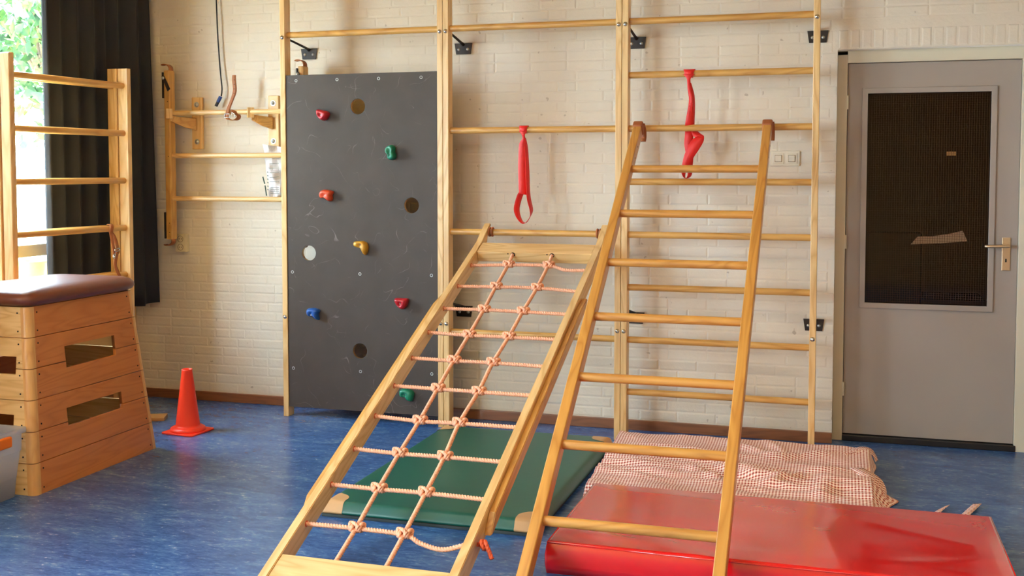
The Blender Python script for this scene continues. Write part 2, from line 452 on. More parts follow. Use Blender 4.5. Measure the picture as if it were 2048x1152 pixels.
# back wall: recessed mortar bed + bricks laid on it
bm = plate([[(XL-.3, 0), (DX0, 0), (DX0, DZ), (DX1, DZ), (DX1, 0), (XR+.2, 0), (XR+.2, ZC), (XL-.3, ZC)]], .26)
xf(bm, Matrix.Translation((0, YW+.003+.13, 0)) @ XZ)
wall = struct('wall_back', bm, M['brick'])
def brick_bm(bm, cx, cz, w, h, y0, dep, jit=0):
    rings = []
    for ins, d in ((0, 0), (.003, dep*.55), (.009, dep)):
        r = []
        for sx, sz in ((-1, -1), (1, -1), (1, 1), (-1, 1)):
            r.append(bm.verts.new((cx+sx*(w/2-ins)+random.uniform(-jit, jit), y0-d, cz+sz*(h/2-ins)+random.uniform(-jit, jit))))
        rings.append(r)
    for A, Q in zip(rings, rings[1:]):
        for i in range(4):
            j = (i+1) % 4; bm.faces.new((A[i], A[j], Q[j], Q[i]))
    bm.faces.new(rings[-1]); return bm
CH = .0597; Z0B = .060; bricks = []
row = 0; z = Z0B
while z < 2.80:
    x = XL - random.choice((0, .055, .11, .165)); 
    while x < DX0+1.3:
        w = .2155 if random.random() < .8 else .1055
        x0, x1 = max(x, XL), x+w
        zz = z+CH/2; h = CH-.004
        inside_top = z > DZ+.1
        lim = 4.6 if inside_top else DX0-.0
        if x0 < lim-.03 and x1-x0 > .03:
            x1 = min(x1, lim)
            if z+CH > DZ+.0 and z < DZ+.108 and x1 > DX0-.02:      # leave room for the rowlock course over the door
                x1 = min(x1, DX0-.025)
            if x1-x0 > .03: bricks.append(((x0+x1)/2, zz, x1-x0, h))
        x += w+.0045
    z += CH; row += 1
x = DX0+.005
while x < 4.6: bricks.append((x+.0245, DZ+.055, .05, .1)); x += .0605
random.shuffle(bricks)
def seen_size(b):                      # larger when nearer the open right part of the wall in view
    vis = b[1] < 2.56 and b[0] < 4.25
    hid = (0 < b[0] < 1.02 and b[1] < 2.07)
    return (vis and not hid, b[2]*b[3]*(1+b[0]*.12))
bricks.sort(key=seen_size, reverse=True)
cache = {}
for i, (cx, cz, w, h) in enumerate(bricks[:300]):
    key = (round(w, 3), round(h, 3))
    if key not in cache:
        me = bpy.data.meshes.new('brick'); b = brick_bm(bmesh.new(), 0, 0, w, h, 0, .0021); b.to_mesh(me); b.free(); me.materials.append(M['brick']); cache[key] = me
    o = bpy.data.objects.new('brick', cache[key]); COL.objects.link(o); o.parent = wall
    o.location = (cx, YW+.0032, cz); o.scale = (1, random.uniform(.6, 1.3), 1)
    o.rotation_euler = (random.uniform(-.012, .012), random.uniform(-.006, .006), random.uniform(-.004, .004))
bm = bmesh.new()
for cx, cz, w, h in bricks[300:]: brick_bm(bm, cx, cz, w, h, YW+.0032, .0021*random.uniform(.6, 1.3), .0012)
tag(mesh_obj('bricks_rest', bm, M['brick'], wall), kind='stuff').name = 'brick_courses'

struct('baseboard_back', B(((XL+DX0)/2, YW-.007, .029), (DX0-XL, .022, .058), .003), M['skirting'])
struct('baseboard_left', B((XL+.008, (YW+YF)/2, .029), (.016, YW-YF-.03, .058), .003), M['skirting'])

# door frame, door, corridor behind the glass
YD = YW+.10
bm = bmesh.new()
box(bm, (3.262, YD+.03, 1.072), (.054, .10, 2.144), .003); box(bm, (4.203, YD+.03, 1.072), (.064, .10, 2.144), .003)
box(bm, (3.735, YD+.03, 2.132), (.892, .10, .068), .003)
struct('trim_1', bm, M['door_frame'])
struct('threshold', B((3.735, YD+.03, .017), (.89, .11, .034), .004), M['black_paint'])
dr = tag(empty('door_1', (3.732, YD, .036)), kind='structure')
def DL(x, z): return (x-3.732, z-.036)
gx0, gx1, gz0, gz1 = 3.398, 4.024, .778, 1.93
out = [DL(3.291, .038), DL(4.170, .038), DL(4.170, 2.096), DL(3.291, 2.096)]
hole = [DL(gx0-.012, gz0-.012), DL(gx1+.012, gz0-.012), DL(gx1+.012, gz1+.012), DL(gx0-.012, gz1+.012)]
mesh_obj('door_leaf', xf(plate([out, hole], .04, .0015), Matrix.Translation((0, .022, 0)) @ XZ), M['door'], dr)
o1 = [DL(gx0-.03, gz0-.03), DL(gx1+.03, gz0-.03), DL(gx1+.03, gz1+.03), DL(gx0-.03, gz1+.03)]
i1 = [DL(gx0, gz0), DL(gx1, gz0), DL(gx1, gz1), DL(gx0, gz1)]
mesh_obj('glazing_bead', xf(plate([o1, i1], .016, .003), Matrix.Translation((0, -.004, 0)) @ XZ), M['door'], dr)
mesh_obj('glass_pane', B(((gx0+gx1)/2-3.732, .022, (gz0+gz1)/2-.036), (gx1-gx0+.02, .006, gz1-gz0+.02)), M['wired_glass'], dr)
for z in (1.885, 1.115, .292):
    bm = rod(bmesh.new(), (3.290-3.732, -.012, z-.075), (3.290-3.732, -.012, z+.0), .008, n=14)
    mesh_obj('hinge', bm, M['door_frame'], dr)
esc = mesh_obj('handle_plate', B((4.113-3.732, -.003, 1.062-.036), (.042, .007, .178), .003), M['alu'], dr)
mesh_obj('keyhole', B((4.113-3.732, -.0072, 1.028-.036), (.007, .002, .018), .0005), M['dark'], esc)
bm = rod(bmesh.new(), (4.115-3.732, -.005, 1.106-.036), (4.115-3.732, -.05, 1.106-.036), .009)
tube(bm, [(4.123-3.732, -.048, 1.107-.036), (4.07-3.732, -.052, 1.106-.036), (4.02-3.732, -.052, 1.105-.036), (4.005-3.732, -.046, 1.105-.036)], [.0095, .0088, .0085, .008], 12)
mesh_obj('door_handle', bm, M['alu'], dr)
# corridor box
bm = bmesh.new(); cx0, cx1, cy0, cy1 = 2.0, 5.4, YW+.27, YW+3.2
box(bm, (cx0-.05, (cy0+cy1)/2, 1.25), (.1, cy1-cy0, 2.5)); box(bm, (cx1+.05, (cy0+cy1)/2, 1.25), (.1, cy1-cy0, 2.5))
box(bm, ((cx0+cx1)/2, cy1+.05, 1.25), (cx1-cx0+.2, .1, 2.5)); box(bm, ((cx0+cx1)/2, (cy0+cy1)/2, 2.55), (cx1-cx0+.2, cy1-cy0+.1, .1))
struct('wall_corridor', bm, M['corridor'])
struct('floor_corridor', B(((cx0+cx1)/2, (cy0+cy1)/2+.15, -.04), (cx1-cx0+.2, cy1-cy0-.1, .08)), M['corridor_floor'])
t = tag(empty('side_table', (3.75, 2.1, 0)), 'dark low side table seen through the brown wired door glass', 'table')
mesh_obj('tabletop', B((0, 0, .62), (.9, .5, .04), .006), M['corridor'], t)
for sx in (-1, 1):
    for sy in (-1, 1): mesh_obj('leg', rod(bmesh.new(), (sx*.40, sy*.2, 0), (sx*.40, sy*.2, .6), .02), M['corridor_dark'], t)
t = tag(empty('swivel_chair', (3.55, 1.35, 0)), 'dark swivel chair standing behind the wired door glass', 'chair')
mesh_obj('seat', B((0, 0, .48), (.46, .44, .08), .03, 3), M['corridor_dark'], t)
mesh_obj('backrest', B((0, .22, .86), (.44, .07, .5), .03, 3), M['corridor_dark'], t)
mesh_obj('column', rod(bmesh.new(), (0, 0, .08), (0, 0, .45), .03), M['black_metal'], t)
for k in range(5):
    a = k*2*PI/5; mesh_obj('base_arm', rod(bmesh.new(), (0, 0, .09), (.27*math.cos(a), .27*math.sin(a), .04), .018), M['black_metal'], t)
# white sheet hanging just behind the glass
bm = plate([[(-.155, -.035), (-.02, -.028), (.135, -.012), (.11, .045), (.05, .028), (-.04, .012), (-.12, .008)]], .0012)
sh = mesh_obj('paper_sheet', xf(bm, XZ), M['paper']); sh.location = (3.79, YD+.045, 1.137)
tag(sh, 'slanting white paper sheet low behind the wired door glass', 'paper')
nt = mesh_obj('note_card', B((0, 0, 0), (.05, .002, .022), .0005), M['ball']); nt.location = (3.835, YD+.045, 1.60)
tag(nt, 'small beige card high behind the wired door glass', 'card')

# light switches, socket
sw = tag(empty('light_switch', (2.965, YW-.004, 1.575)), 'ivory double rocker light switch on the white brick wall beside the door', 'light switch')
mesh_obj('cover_plate', B((0, 0, 0), (.158, .012, .084), .004, 3), M['ivory'], sw)
for s in (-1, 1):
    f = mesh_obj('switch_frame', B((s*.036, -.008, 0), (.058, .006, .058), .002), M['ivory'], sw)
    mesh_obj('rocker', B((s*.036, -.0125, 0), (.034, .012, .034), .002, 2, Matrix.Rotation(.2, 4, 'X')), M['ivory'], f)
    mesh_obj('shadow_gap', B((s*.036, -.0108, 0), (.039, .002, .039), .0005), M['socket_in'], f)
so = tag(empty('wall_socket', (-.872, YW-.004, 1.035)), 'cream double wall socket under the hanging wall ladder', 'socket')
mesh_obj('cover_plate', B((0, -.015, 0), (.082, .04, .118), .006, 3), M['socket'], so)
for s in (-1, 1):
    bm = bmesh.new(); lathe(bm, [(.0215, 0), (.0215, .003), (.019, .003), (.0185, -.012), (.001, -.012)], 24)
    xf(bm, Matrix.Translation((0, -.0355, s*.027)) @ Matrix.Rotation(PI/2, 4, 'X'))
    r = mesh_obj('socket_ring', bm, M['socket_in'], so)
    bm = bmesh.new()
    for q in (-1, 1): rod(bm, (q*.0085, -.0365, s*.027), (q*.0085, -.0375, s*.027), .003, n=10)
    tag(mesh_obj('pin_holes', bm, M['dark'], r), kind='stuff')

# ------------------------------------------------------------------ wall bars
BAY = 1.05; RZ0, RS = .271, .2938; PT = 2.90
def wall_bars(x0, rungs, label, plate_low=True, left_plate=True, right_plate=False):
    t = tag(empty('wall_bars', (x0, 0, 0)), label, 'climbing frame', 'wall bars bolted to the white brick wall')
    for px in (.0175+.0006, BAY-.0175-.0006):
        p = mesh_obj('post', B((px, 0, PT/2), (.034, .072, PT), .003), M['ashZ'], t)
        for z in (2.31, .615): mesh_obj('bolt', bolt_head(bmesh.new(), (px, -.036, z), .0095), M['steel'], p)
    for k in rungs:
        z = RZ0+RS*k
        bm = rod(bmesh.new(), (.034, 0, z), (BAY-.034, 0, z), .0165, .0185, 20)
        mesh_obj('rung', bm, M['pineX'], t)
    pls = []
    if left_plate: pls.append((.055 if x0 == 0 else .03, .03))
    if right_plate: pls.append((BAY-.02, BAY-.02))
    for xp, xa in pls:
        for z in (2.238, .655):
            b = mesh_obj('bracket', xf(plate([[(-.056, .033), (.056, .033), (.046, -.033), (-.046, -.033)]], .005, .0006), Matrix.Translation((xp, YW-.0045, z)) @ XZ), M['black_metal'], t)
            for s in (-1, 1): mesh_obj('bracket_bolt', bolt_head(bmesh.new(), (xp+s*.028, YW-.007, z-.004), .0075), M['zinc'], b)
            zt = z+.062; bm = bmesh.new(); tube(bm, [(xp, YW-.006, z+.025), (xp-.005, YW-.03, z+.034), (xa-.01, .04, zt+.008)], [.011, .008, .0065], 8)
            mesh_obj('bracket_arm', bm, M['black_metal'], b)
    return t
wall_bars(0, (1, 3, 5, 7), 'wooden wall bars carrying the dark climbing board')
wall_bars(BAY, (1, 3, 5, 7), 'wooden wall bars with four widely spaced rungs behind the rope net ladder')
wall_bars(2*BAY, range(8), 'wooden wall bars with eight close rungs behind the leaning ladder', right_plate=True)

# ------------------------------------------------------------------ climbing board with holes and holds
BY = -.030; bx0, bx1, bz0, bz1 = .037, 1.013, .062, 2.083
bd = tag(empty('climbing_board', (.525, BY, bz0)), 'dark grey climbing board with coloured holds hung in the wall bars', 'climbing board')
bl = lambda x, z: (x-.525, z-bz0)
loops = [[bl(bx0, bz0), bl(bx1, bz0), bl(bx1, bz1), bl(bx0, bz1)]]
HOLES = [(.512, 1.888), (.851, 1.304), (.181, 1.009), (.514, .427)]
loops += [circ(*bl(x, z), .046, 40) for x, z in HOLES]
mesh_obj('panel', xf(plate(loops, .018, .001), Matrix.Translation((0, .009, 0)) @ XZ), M['board'], bd)
for x, z in HOLES:
    bm = bmesh.new(); lathe(bm, [(.0468, -.0006), (.0456, -.0012), (.0456, .018)], 40)
    xf(bm, Matrix.Translation((*bl(x, z), 0)).to_4x4()); xf(bm, XZ); xf(bm, Matrix.Translation((0, .019, 0)))
    mesh_obj('hole_rim', bm, M['ashZ'], bd)
for x, z in [(.106, 2.05), (.377, 2.05), (.646, 2.05), (.914, 2.05), (.068, .891), (.517, .891), (.974, .895), (.068, .300), (.516, .303), (.974, .313)]:
    bm = bmesh.new(); lathe(bm, [(.0095, 0), (.0088, .0012), (.0062, .0014), (.0058, -.0005), (.0005, -.0005)], 20)
    X, Z = bl(x, z); xf(bm, Matrix.Translation((X, 0, Z)) @ Matrix.Rotation(PI/2, 4, 'X'))
    mesh_obj('screw_cup', bm, M['zinc'], bd)
def hold(px, pz, outline, hgt, mat, label, bolt=(0, 0), peak=(0, 0), dent=None):
    """outline in mm around the bolt; domed resin grip"""
    X, Z = bl(px, pz); bm = bmesh.new(); n = 36
    # resample closed Catmull-Rom outline
    P = [Vector((a/1000, b/1000, 0)) for a, b in outline]; L = len(P); pts = []
    for i in range(n):
        u = i*L/n; k = int(u); t = u-k; a, b, c, d = P[k-1], P[k % L], P[(k+1) % L], P[(k+2) % L]
        pts.append(.5*((2*b)+(c-a)*t+(2*a-5*b+4*c-d)*t*t+(3*b-a-3*c+d)*t**3))
    pk = Vector((peak[0]/1000, peak[1]/1000, 0)); rings = []
    for s, h in ((1, 0), (1.02, .25), (.98, .55), (.86, .82), (.68, .96), (.45, 1.0), (.22, .97), (.05, .93)):
        ring = []
        for p in pts:
            q = pk+(p-pk)*s; hh = h*hgt
            db = (q-Vector((bolt[0]/1000, bolt[1]/1000, 0))).length
            if h > .3 and db < .016: hh -= (1-db/.016)*hgt*.38
            if dent:
                dd = (q-Vector((dent[0]/1000, dent[1]/1000, 0))).length
                if h > .3 and dd < .02: hh -= (1-dd/.02)*hgt*.4
            ring.append(bm.verts.new((q.x, -hh, q.y)))
        rings.append(ring)
    for A, Q in zip(rings, rings[1:]):
        for i in range(n):
            j = (i+1) % n; bm.faces.new((A[i], A[j], Q[j], Q[i]))
    bm.faces.new(rings[-1]); bmesh.ops.recalc_face_normals(bm, faces=bm.faces)
    h_ = mesh_obj('climbing_hold', bm, mat, bd, True); h_.location = (X, -.0005, Z); h_['label'] = label
    bm = bmesh.new(); lathe(bm, [(.0095, -.004), (.0095, .002), (.0085, .0032), (.0045, .0032), (.0042, .0005), (.0003, .0005)], 20)
    xf(bm, Matrix.Translation((bolt[0]/1000, -hgt*.66, bolt[1]/1000)) @ Matrix.Rotation(PI/2, 4, 'X'))
    mesh_obj('hold_bolt', bm, M['steel'], h_)
hold(.285, 1.842, [(-30, 30), (-5, 29), (30, 20), (44, 8), (40, -10), (22, -32), (2, -34), (-18, -18), (-30, 5)], .05, M['hold_red'], 'red half-moon climbing hold near the top of the board', (-4, -3), (4, -2))
hold(.728, 1.600, [(-12, 54), (8, 58), (24, 44), (22, 20), (30, 0), (26, -20), (6, -30), (-14, -22), (-16, 0), (-30, 18), (-28, 42)], .05, M['hold_green'], 'green knobbly climbing hold in the upper half', (0, 0), (2, 14), (-4, 26))
hold(.308, 1.358, [(-32, 30), (0, 36), (36, 28), (42, 18), (34, 2), (36, -20), (24, -34), (6, -24), (-8, -14), (-36, -14), (-44, 8)], .045, M['hold_orange'], 'orange heart-shaped climbing hold', (-10, 3), (4, 6))
hold(.532, 1.052, [(-44, 30), (-20, 36), (16, 36), (38, 20), (42, -10), (30, -44), (20, -38), (6, -10), (-20, -2), (-44, 8)], .042, M['hold_yellow'], 'mustard yellow curved climbing hold', (0, 12), (4, 18))
hold(.212, .642, [(-36, 26), (-12, 34), (24, 32), (42, 20), (32, -2), (38, -34), (24, -30), (4, -14), (-22, -16), (-38, 0)], .045, M['hold_blue'], 'blue climbing hold low on the left of the board', (-6, -2), (2, 10))
hold(.787, .728, [(-36, 26), (0, 28), (40, 26), (44, 12), (30, -22), (10, -36), (-12, -24), (-30, 0)], .05, M['hold_red'], 'crimson climbing hold beside the net ladder rail', (2, -4), (4, 2))
hold(.815, .182, [(-32, 30), (0, 38), (32, 30), (48, 12), (44, -16), (36, -36), (14, -30), (0, -14), (-30, -12), (-40, 8)], .045, M['hold_green'], 'green climbing hold at the bottom of the board', (-4, 2), (4, 8))

# ------------------------------------------------------------------ leaning ladders
def lean(name, y_base, ang, label, cat):
    return tag(empty(name, (0, y_base, 0), (-ang, 0, 0)), label, cat)
A1 = math.asin(.796)
ld = lean('wooden_ladder', -2.375, A1, 'golden wooden ladder with seven rungs hooked steeply onto the wall bars', 'ladder')
for x0, x1 in ((2.182, 2.226), (2.868, 2.912)):
    bm = B(((x0+x1)/2, 0, 1.445), (x1-x0, .062, 2.87), .006, 3)
    # bevel off the foot so it stands on the floor
    for v in bm.verts:
        if v.co.z < .3: v.co.z = .012+max(0, (v.co.y+.031))*math.tan(A1)*.98
    st = mesh_obj('stile', bm, M['amberZ'], ld)
    xm = (x0+x1)/2
    bm = bmesh.new()
    box(bm, (xm, -.002, 2.868), (x1-x0+.010, .070, .05), .012, 3)
    tube(bm, [(xm, .02, 2.80), (xm, .034, 2.79)], .012, 10)
    mesh_obj('hook_sleeve', bm, M['reddish'], st)
    hook = ribbon([((xm+.02, -.02, 2.885), (.014, 0, 0)), ((xm+.02, .02, 2.906), (.014, 0, 0)), ((xm+.02, .052, 2.903), (.014, 0, 0)), ((xm+.02, .075, 2.885), (.014, 0, 0)), ((xm+.02, .080, 2.86), (.014, 0, 0))], .005)
    mesh_obj('hook', hook, M['reddish'], st)
    for z in (2.70, 2.60):
        mesh_obj('screw', rod(bmesh.new(), (x1-.001, .0, z), (x1+.0012, .0, z), .004, n=10), M['dark'], st)
for i in range(7):
    z = .327+.363*i
    mesh_obj('rung', rod(bmesh.new(), (2.222, 0, z), (2.872, 0, z), .0195, .0195, 20), M['amberX'], ld)

A2 = math.asin(.919); YB2 = -2.617
nl = lean('rope_net_ladder', YB2, A2, 'pale wooden climbing ladder with knotted orange rope net, hooked low on the wall bars', 'rope ladder')
def prism(bm, sec, x0, x1):
    """polygon in local (y,z) extruded along x"""
    a = [bm.verts.new((x0, y, z)) for y, z in sec]; b = [bm.verts.new((x1, y, z)) for y, z in sec]
    n = len(sec)
    for i in range(n):
        j = (i+1) % n; bm.faces.new((a[i], b[i], b[j], a[j]))
    bm.faces.new(a); bm.faces.new(b[::-1])
    bmesh.ops.recalc_face_normals(bm, faces=bm.faces)
    es = [e for e in bm.edges]
    bmesh.ops.bevel(bm, geom=es, offset=.003, segments=2, affect='EDGES'); return bm
tA = math.tan(A2)
for x0, x1, s in ((1.285, 1.322, -1), (1.980, 2.017, 1)):
    sec = [(-.036, .03), (-.036, 2.72), (-.052, 2.80), (-.066, 2.90), (-.050, 2.905), (-.040, 2.835), (.004, 2.80), (.040, 2.62), (.048, .24)]
    st = mesh_obj('stile', prism(bmesh.new(), sec, x0, x1), M['ashZ'], nl)
    xb = x0-.0145 if s < 0 else x1+.0145
    sec = [(-.018, .52), (-.018, 2.05), (.0, 2.18), (.034, 2.12), (.034, .46), (.026, .44)]
    mesh_obj('side_batten', prism(bmesh.new(), sec, xb-.014, xb+.014), M['pineZ'], nl)['label'] = 'darker runner batten along the outer side'
    xm = (x0+x1)/2+ .03*(1 if s < 0 else -1)
    bm = bmesh.new()
    for q in (-.008, .008):
        tube(bm, [(xm+q+ .022*math.cos(0)*0, -.031+.023*math.sin(a*2*PI/20), 2.858+.023*math.cos(a*2*PI/20)) for a in range(20)], .006, 8, closed=True)
    mesh_obj('hook_cord', bm, M['reddish'], nl)
mesh_obj('crossbeam', B((1.651, .0, 2.665), (.658, .062, .115), .005, 2), M['ashX'], nl)
mesh_obj('crossbeam', B((1.651, .0, .12), (.658, .062, .115), .005, 2), M['ashX'], nl)
bm = bmesh.new()
for x in (1.532, 1.756):
    rod(bm, (x, -.018, 2.6080), (x, -.018, 2.6068), .013, n=16)
    rod(bm, (x-.028, -.022, 2.6080), (x-.028, -.022, 2.6068), .004, n=10)
tag(mesh_obj('beam_holes', bm, M['dark'], nl), kind='stuff')
T0, DT = 2.493, .2355
ry = -.004
xk1 = [1.531, 1.532, 1.538, 1.537, 1.534, 1.535, 1.536, 1.530, 1.528, 1.530]
xk2 = [1.756, 1.756, 1.746, 1.740, 1.728, 1.730, 1.718, 1.729, 1.729, 1.728]
ko1 = [.017, .006, .002, -.010, -.004, -.003, -.014, -.008, -.002, .002]
ko2 = [.021, .008, -.002, -.010, -.004, -.007, -.010, -.006, .000, -.005]
for i in range(10):
    t = T0-DT*i
    tr = t+[-.022, -.016, -.012, -.012, -.012, -.010, -.010, -.008, -.006, -.024][i]
    A_ = (1.322, ry, t); K1 = (xk1[i], ry, t+ko1[i]); K2 = (xk2[i], ry, t+ko2[i]); R_ = (1.980, ry, tr)
    mids = []
    if i == 0: mids = [(1.86, ry+.006, (K2[2]+tr)/2-.012)]
    if i == 9: mids = [(1.80, ry+.016, K2[2]-.020), (1.89, ry+.020, tr-.016)]
    bm = rope(bmesh.new(), [A_, K1, K2]+mids+[R_])
    mesh_obj('cross_rope', bm, M['rope'], nl)
    bm = bmesh.new(); rod(bm, (1.3225, ry, t), (1.3235, ry, t), .0125, n=16); mesh_obj('rope_hole', bm, M['rope_dark'], nl)
for xs, ko in ((xk1, ko1), (xk2, ko2)):
    ctrl = [(xs[0], -.018, 2.607)]+[(xs[i], ry, T0-DT*i+ko[i]) for i in range(10)]+[(xs[9], -.01, .177)]
    mesh_obj('long_rope', rope(bmesh.new(), ctrl), M['rope'], nl)
def knot(x, z):
    bm = bmesh.new()
    for s in (-1, 1):
        cx = x+s*.0195; n = 22; r = .0125
        loop = [(cx+s*.004*math.sin(a*2*PI/n)+s*.003, ry-.004+r*math.cos(a*2*PI/n), z+.004+(r+.002)*math.sin(a*2*PI/n)) for a in range(n)]
        tube(bm, loop, .0078, 10, strand, twist=2*PI/.036, closed=True)
        loop = [(cx-s*.009, ry-.004+r*.95*math.cos(a*2*PI/n), z-.002+s*.002+r*.95*math.sin(a*2*PI/n)) for a in range(n)]
        tube(bm, loop, .0075, 10, strand, twist=2*PI/.036, closed=True)
    tube(bm, rope_pts([(x-.02, ry-.016, z+.012), (x, ry-.021, z+.001), (x+.02, ry-.016, z-.012)]), .0075, 10, strand, twist=2*PI/.036)
    o = mesh_obj('knot', bm, M['rope'], nl)
for i in range(10):
    knot(xk1[i], T0-DT*i+ko1[i]); knot(xk2[i], T0-DT*i+ko2[i])
bm = bmesh.new(); tk = T0-DT*9-.012
kk = [(2.018, .0, tk), (2.03, .012, tk+.012), (2.04, .0, tk+.016), (2.036, -.014, tk), (2.046, .0, tk-.016), (2.05, .014, tk), (2.044, .0, tk+.014), (2.052, -.012, tk), (2.07, .016, tk-.02), (2.082, .03, tk-.035)]
tube(bm, rope_pts(kk, .002), .0078, 10, strand, twist=2*PI/.036)
mesh_obj('end_knot', bm, M['rope_dark'], nl)['label'] = 'deep orange knotted rope end outside the rail'

# ------------------------------------------------------------------ red bands on the rungs
def band(name, label, x, zr, parts):
    t = tag(empty(name, (x, 0, zr)), label, 'strap')
    for nm, secs in parts: mesh_obj(nm, ribbon(secs), M['red_band'], t)
    return t
def wrap(wt, wb, r=.0215, off=0):
    secs = []
    for a in range(-150, 151, 20):
        th = math.radians(a); k = abs(a)/150; w = wt*(1-k)+wb*k
        secs.append(((off*k, -r*math.sin(th+PI/2)*1.0*(1 if True else 1)*math.cos(0), r*math.cos(th)*1.12) if False else (off*k, r*math.sin(th), r*1.1*math.cos(th)), (w, 0, 0)))
    return secs
zr = RZ0+RS*5
band('red_band', 'red elastic band looped on the rung above the rope net ladder', 1.530, zr, [
    ('wrap', wrap(.027, .017)),
    ('front_fold', [((0, -.022, -.008), (.024, 0, 0)), ((.003, -.026, -.028), (.010, 0, 0)), ((.004, -.020, -.048), (.008, 0, 0)), ((-.006, -.014, -.08), (.018, .002, 0)), ((-.008, -.012, -.14), (.021, .004, 0)), ((-.010, -.012, -.22), (.021, .004, 0)), ((-.007, -.012, -.30), (.021, .006, 0)), ((-.004, -.014, -.345), (.020, .01, .006)), ((.001, -.010, -.368), (.020, .012, -.004))]),
    ('back_strand', [((.004, -.004, -.045), (.006, .006, 0)), ((.013, .0, -.10), (.006, .012, 0)), ((.017, .002, -.18), (.007, .014, 0)), ((.020, .002, -.27), (.008, .016, 0)), ((.024, .0, -.345), (.006, .018, 0)), ((.030, 0, -.40), (.006, .021, 0)), ((.043, 0, -.455), (.004, .022, -.002)), ((.036, 0, -.495), (-.004, .022, .0)), ((.010, 0, -.530), (.0, .022, .002)), ((-.012, 0, -.527), (.002, .022, .002)), ((-.034, 0, -.495), (.009, .019, 0)), ((-.044, 0, -.455), (.012, .018, 0)), ((-.036, 0, -.41), (.013, .016, 0)), ((-.018, -.006, -.365), (.014, .014, 0)), ((0, -.008, -.350), (.018, .01, 0))])])
zr = RZ0+RS*6
band('red_band', 'red elastic band dangling twisted from the high rung above the ladder', 2.466, zr, [
    ('wrap', wrap(.033, .018)),
    ('front_fold', [((0, -.022, -.004), (.032, 0, 0)), ((0, -.028, -.026), (.012, 0, 0)), ((.0, -.022, -.05), (.009, .002, 0)), ((.006, -.018, -.09), (.012, .004, 0)), ((.010, -.016, -.14), (.010, -.006, 0)), ((.010, -.016, -.20), (.016, .006, 0)), ((.002, -.014, -.27), (.020, .006, 0)), ((-.002, .024, -.32), (.022, .004, 0)), ((-.004, .024, -.38), (.024, .004, 0)), ((.002, .022, -.44), (.020, .006, 0)), ((.004, .018, -.50), (.014, .008, 0)), ((.004, .012, -.55), (.010, .01, 0)), ((-.01, .0, -.568), (.004, .016, 0)), ((-.024, -.006, -.56), (.005, .014, -.004)), ((-.026, -.008, -.53), (.012, .006, -.004)), ((-.012, -.010, -.48), (.018, .002, -.012)), ((.010, -.010, -.43), (.022, 0, -.018)), ((.036, -.006, -.385), (.024, 0, -.020)), ((.062, .002, -.352), (.018, 0, -.012)), ((.070, .010, -.340), (.010, 0, .004))]),
    ('back_strand', [((.004, -.01, -.05), (.006, .006, 0)), ((.018, -.008, -.12), (.010, .01, 0)), ((.022, -.004, -.20), (.008, .014, 0)), ((.018, .022, -.29), (.008, .014, 0)), ((.034, .018, -.325), (.014, .01, .010)), ((.062, .012, -.342), (.016, 0, .006)), ((.072, .010, -.344), (.008, 0, .004))])])

# ------------------------------------------------------------------ mats
def soft_box(name, x0, x1, y0, y1, z0, h, mat, r=.02, nx=60, ny=40, fn=None):
    """soft mat: grid top with rounded edges and sides"""
    bm = bmesh.new(); G = {}
    def pos(u, v):
        x = x0+(x1-x0)*u; y = y0+(y1-y0)*v
        ex = min(x-x0, x1-x); ey = min(y-y0, y1-y); e = min(ex, ey); z = h
        if e < r: z = h-r+math.sqrt(max(0, r*r-(r-e)**2))
        if fn: z += fn(x, y, e)
        return (x, y, z0+z)
    def warp(k, n): 
        t = k/n; return t
    us = sorted({0, .25*r/(x1-x0), .6*r/(x1-x0), r/(x1-x0), 1-.25*r/(x1-x0), 1-.6*r/(x1-x0), 1-r/(x1-x0), 1} | {k/nx for k in range(1, nx)})
    vs = sorted({0, .25*r/(y1-y0), .6*r/(y1-y0), r/(y1-y0), 1-.25*r/(y1-y0), 1-.6*r/(y1-y0), 1-r/(y1-y0), 1} | {k/ny for k in range(1, ny)})
    for i, u in enumerate(us):
        for j, v in enumerate(vs): G[i, j] = bm.verts.new(pos(u, v))
    I, J = len(us), len(vs)
    for i in range(I-1):
        for j in range(J-1): bm.faces.new((G[i, j], G[i+1, j], G[i+1, j+1], G[i, j+1])).smooth = True
    rim = [G[i, 0] for i in range(I)]+[G[I-1, j] for j in range(1, J)]+[G[i, J-1] for i in range(I-2, -1, -1)]+[G[0, j] for j in range(J-2, 0, -1)]
    prev = rim; cx, cy = (x0+x1)/2, (y0+y1)/2
    top = h-r
    for k, fz in enumerate((.66, .33, 0)):
        bulge = .006*math.sin(fz*PI)*(1 if h > .05 else .3)
        cur = []
        for v in rim:
            bx = bulge*(1 if v.co.x > x1-1e-4 else -1 if v.co.x < x0+1e-4 else 0); by = bulge*(1 if v.co.y > y1-1e-4 else -1 if v.co.y < y0+1e-4 else 0)
            cur.append(bm.verts.new((v.co.x+bx, v.co.y+by, z0+top*fz if top > 0 else z0)))
        for a in range(len(rim)):
            b = (a+1) % len(rim); bm.faces.new((prev[b], prev[a], cur[a], cur[b])).smooth = True
        prev = cur
    bm.faces.new(prev)
    bmesh.ops.recalc_face_normals(bm, faces=bm.faces)
    return bm
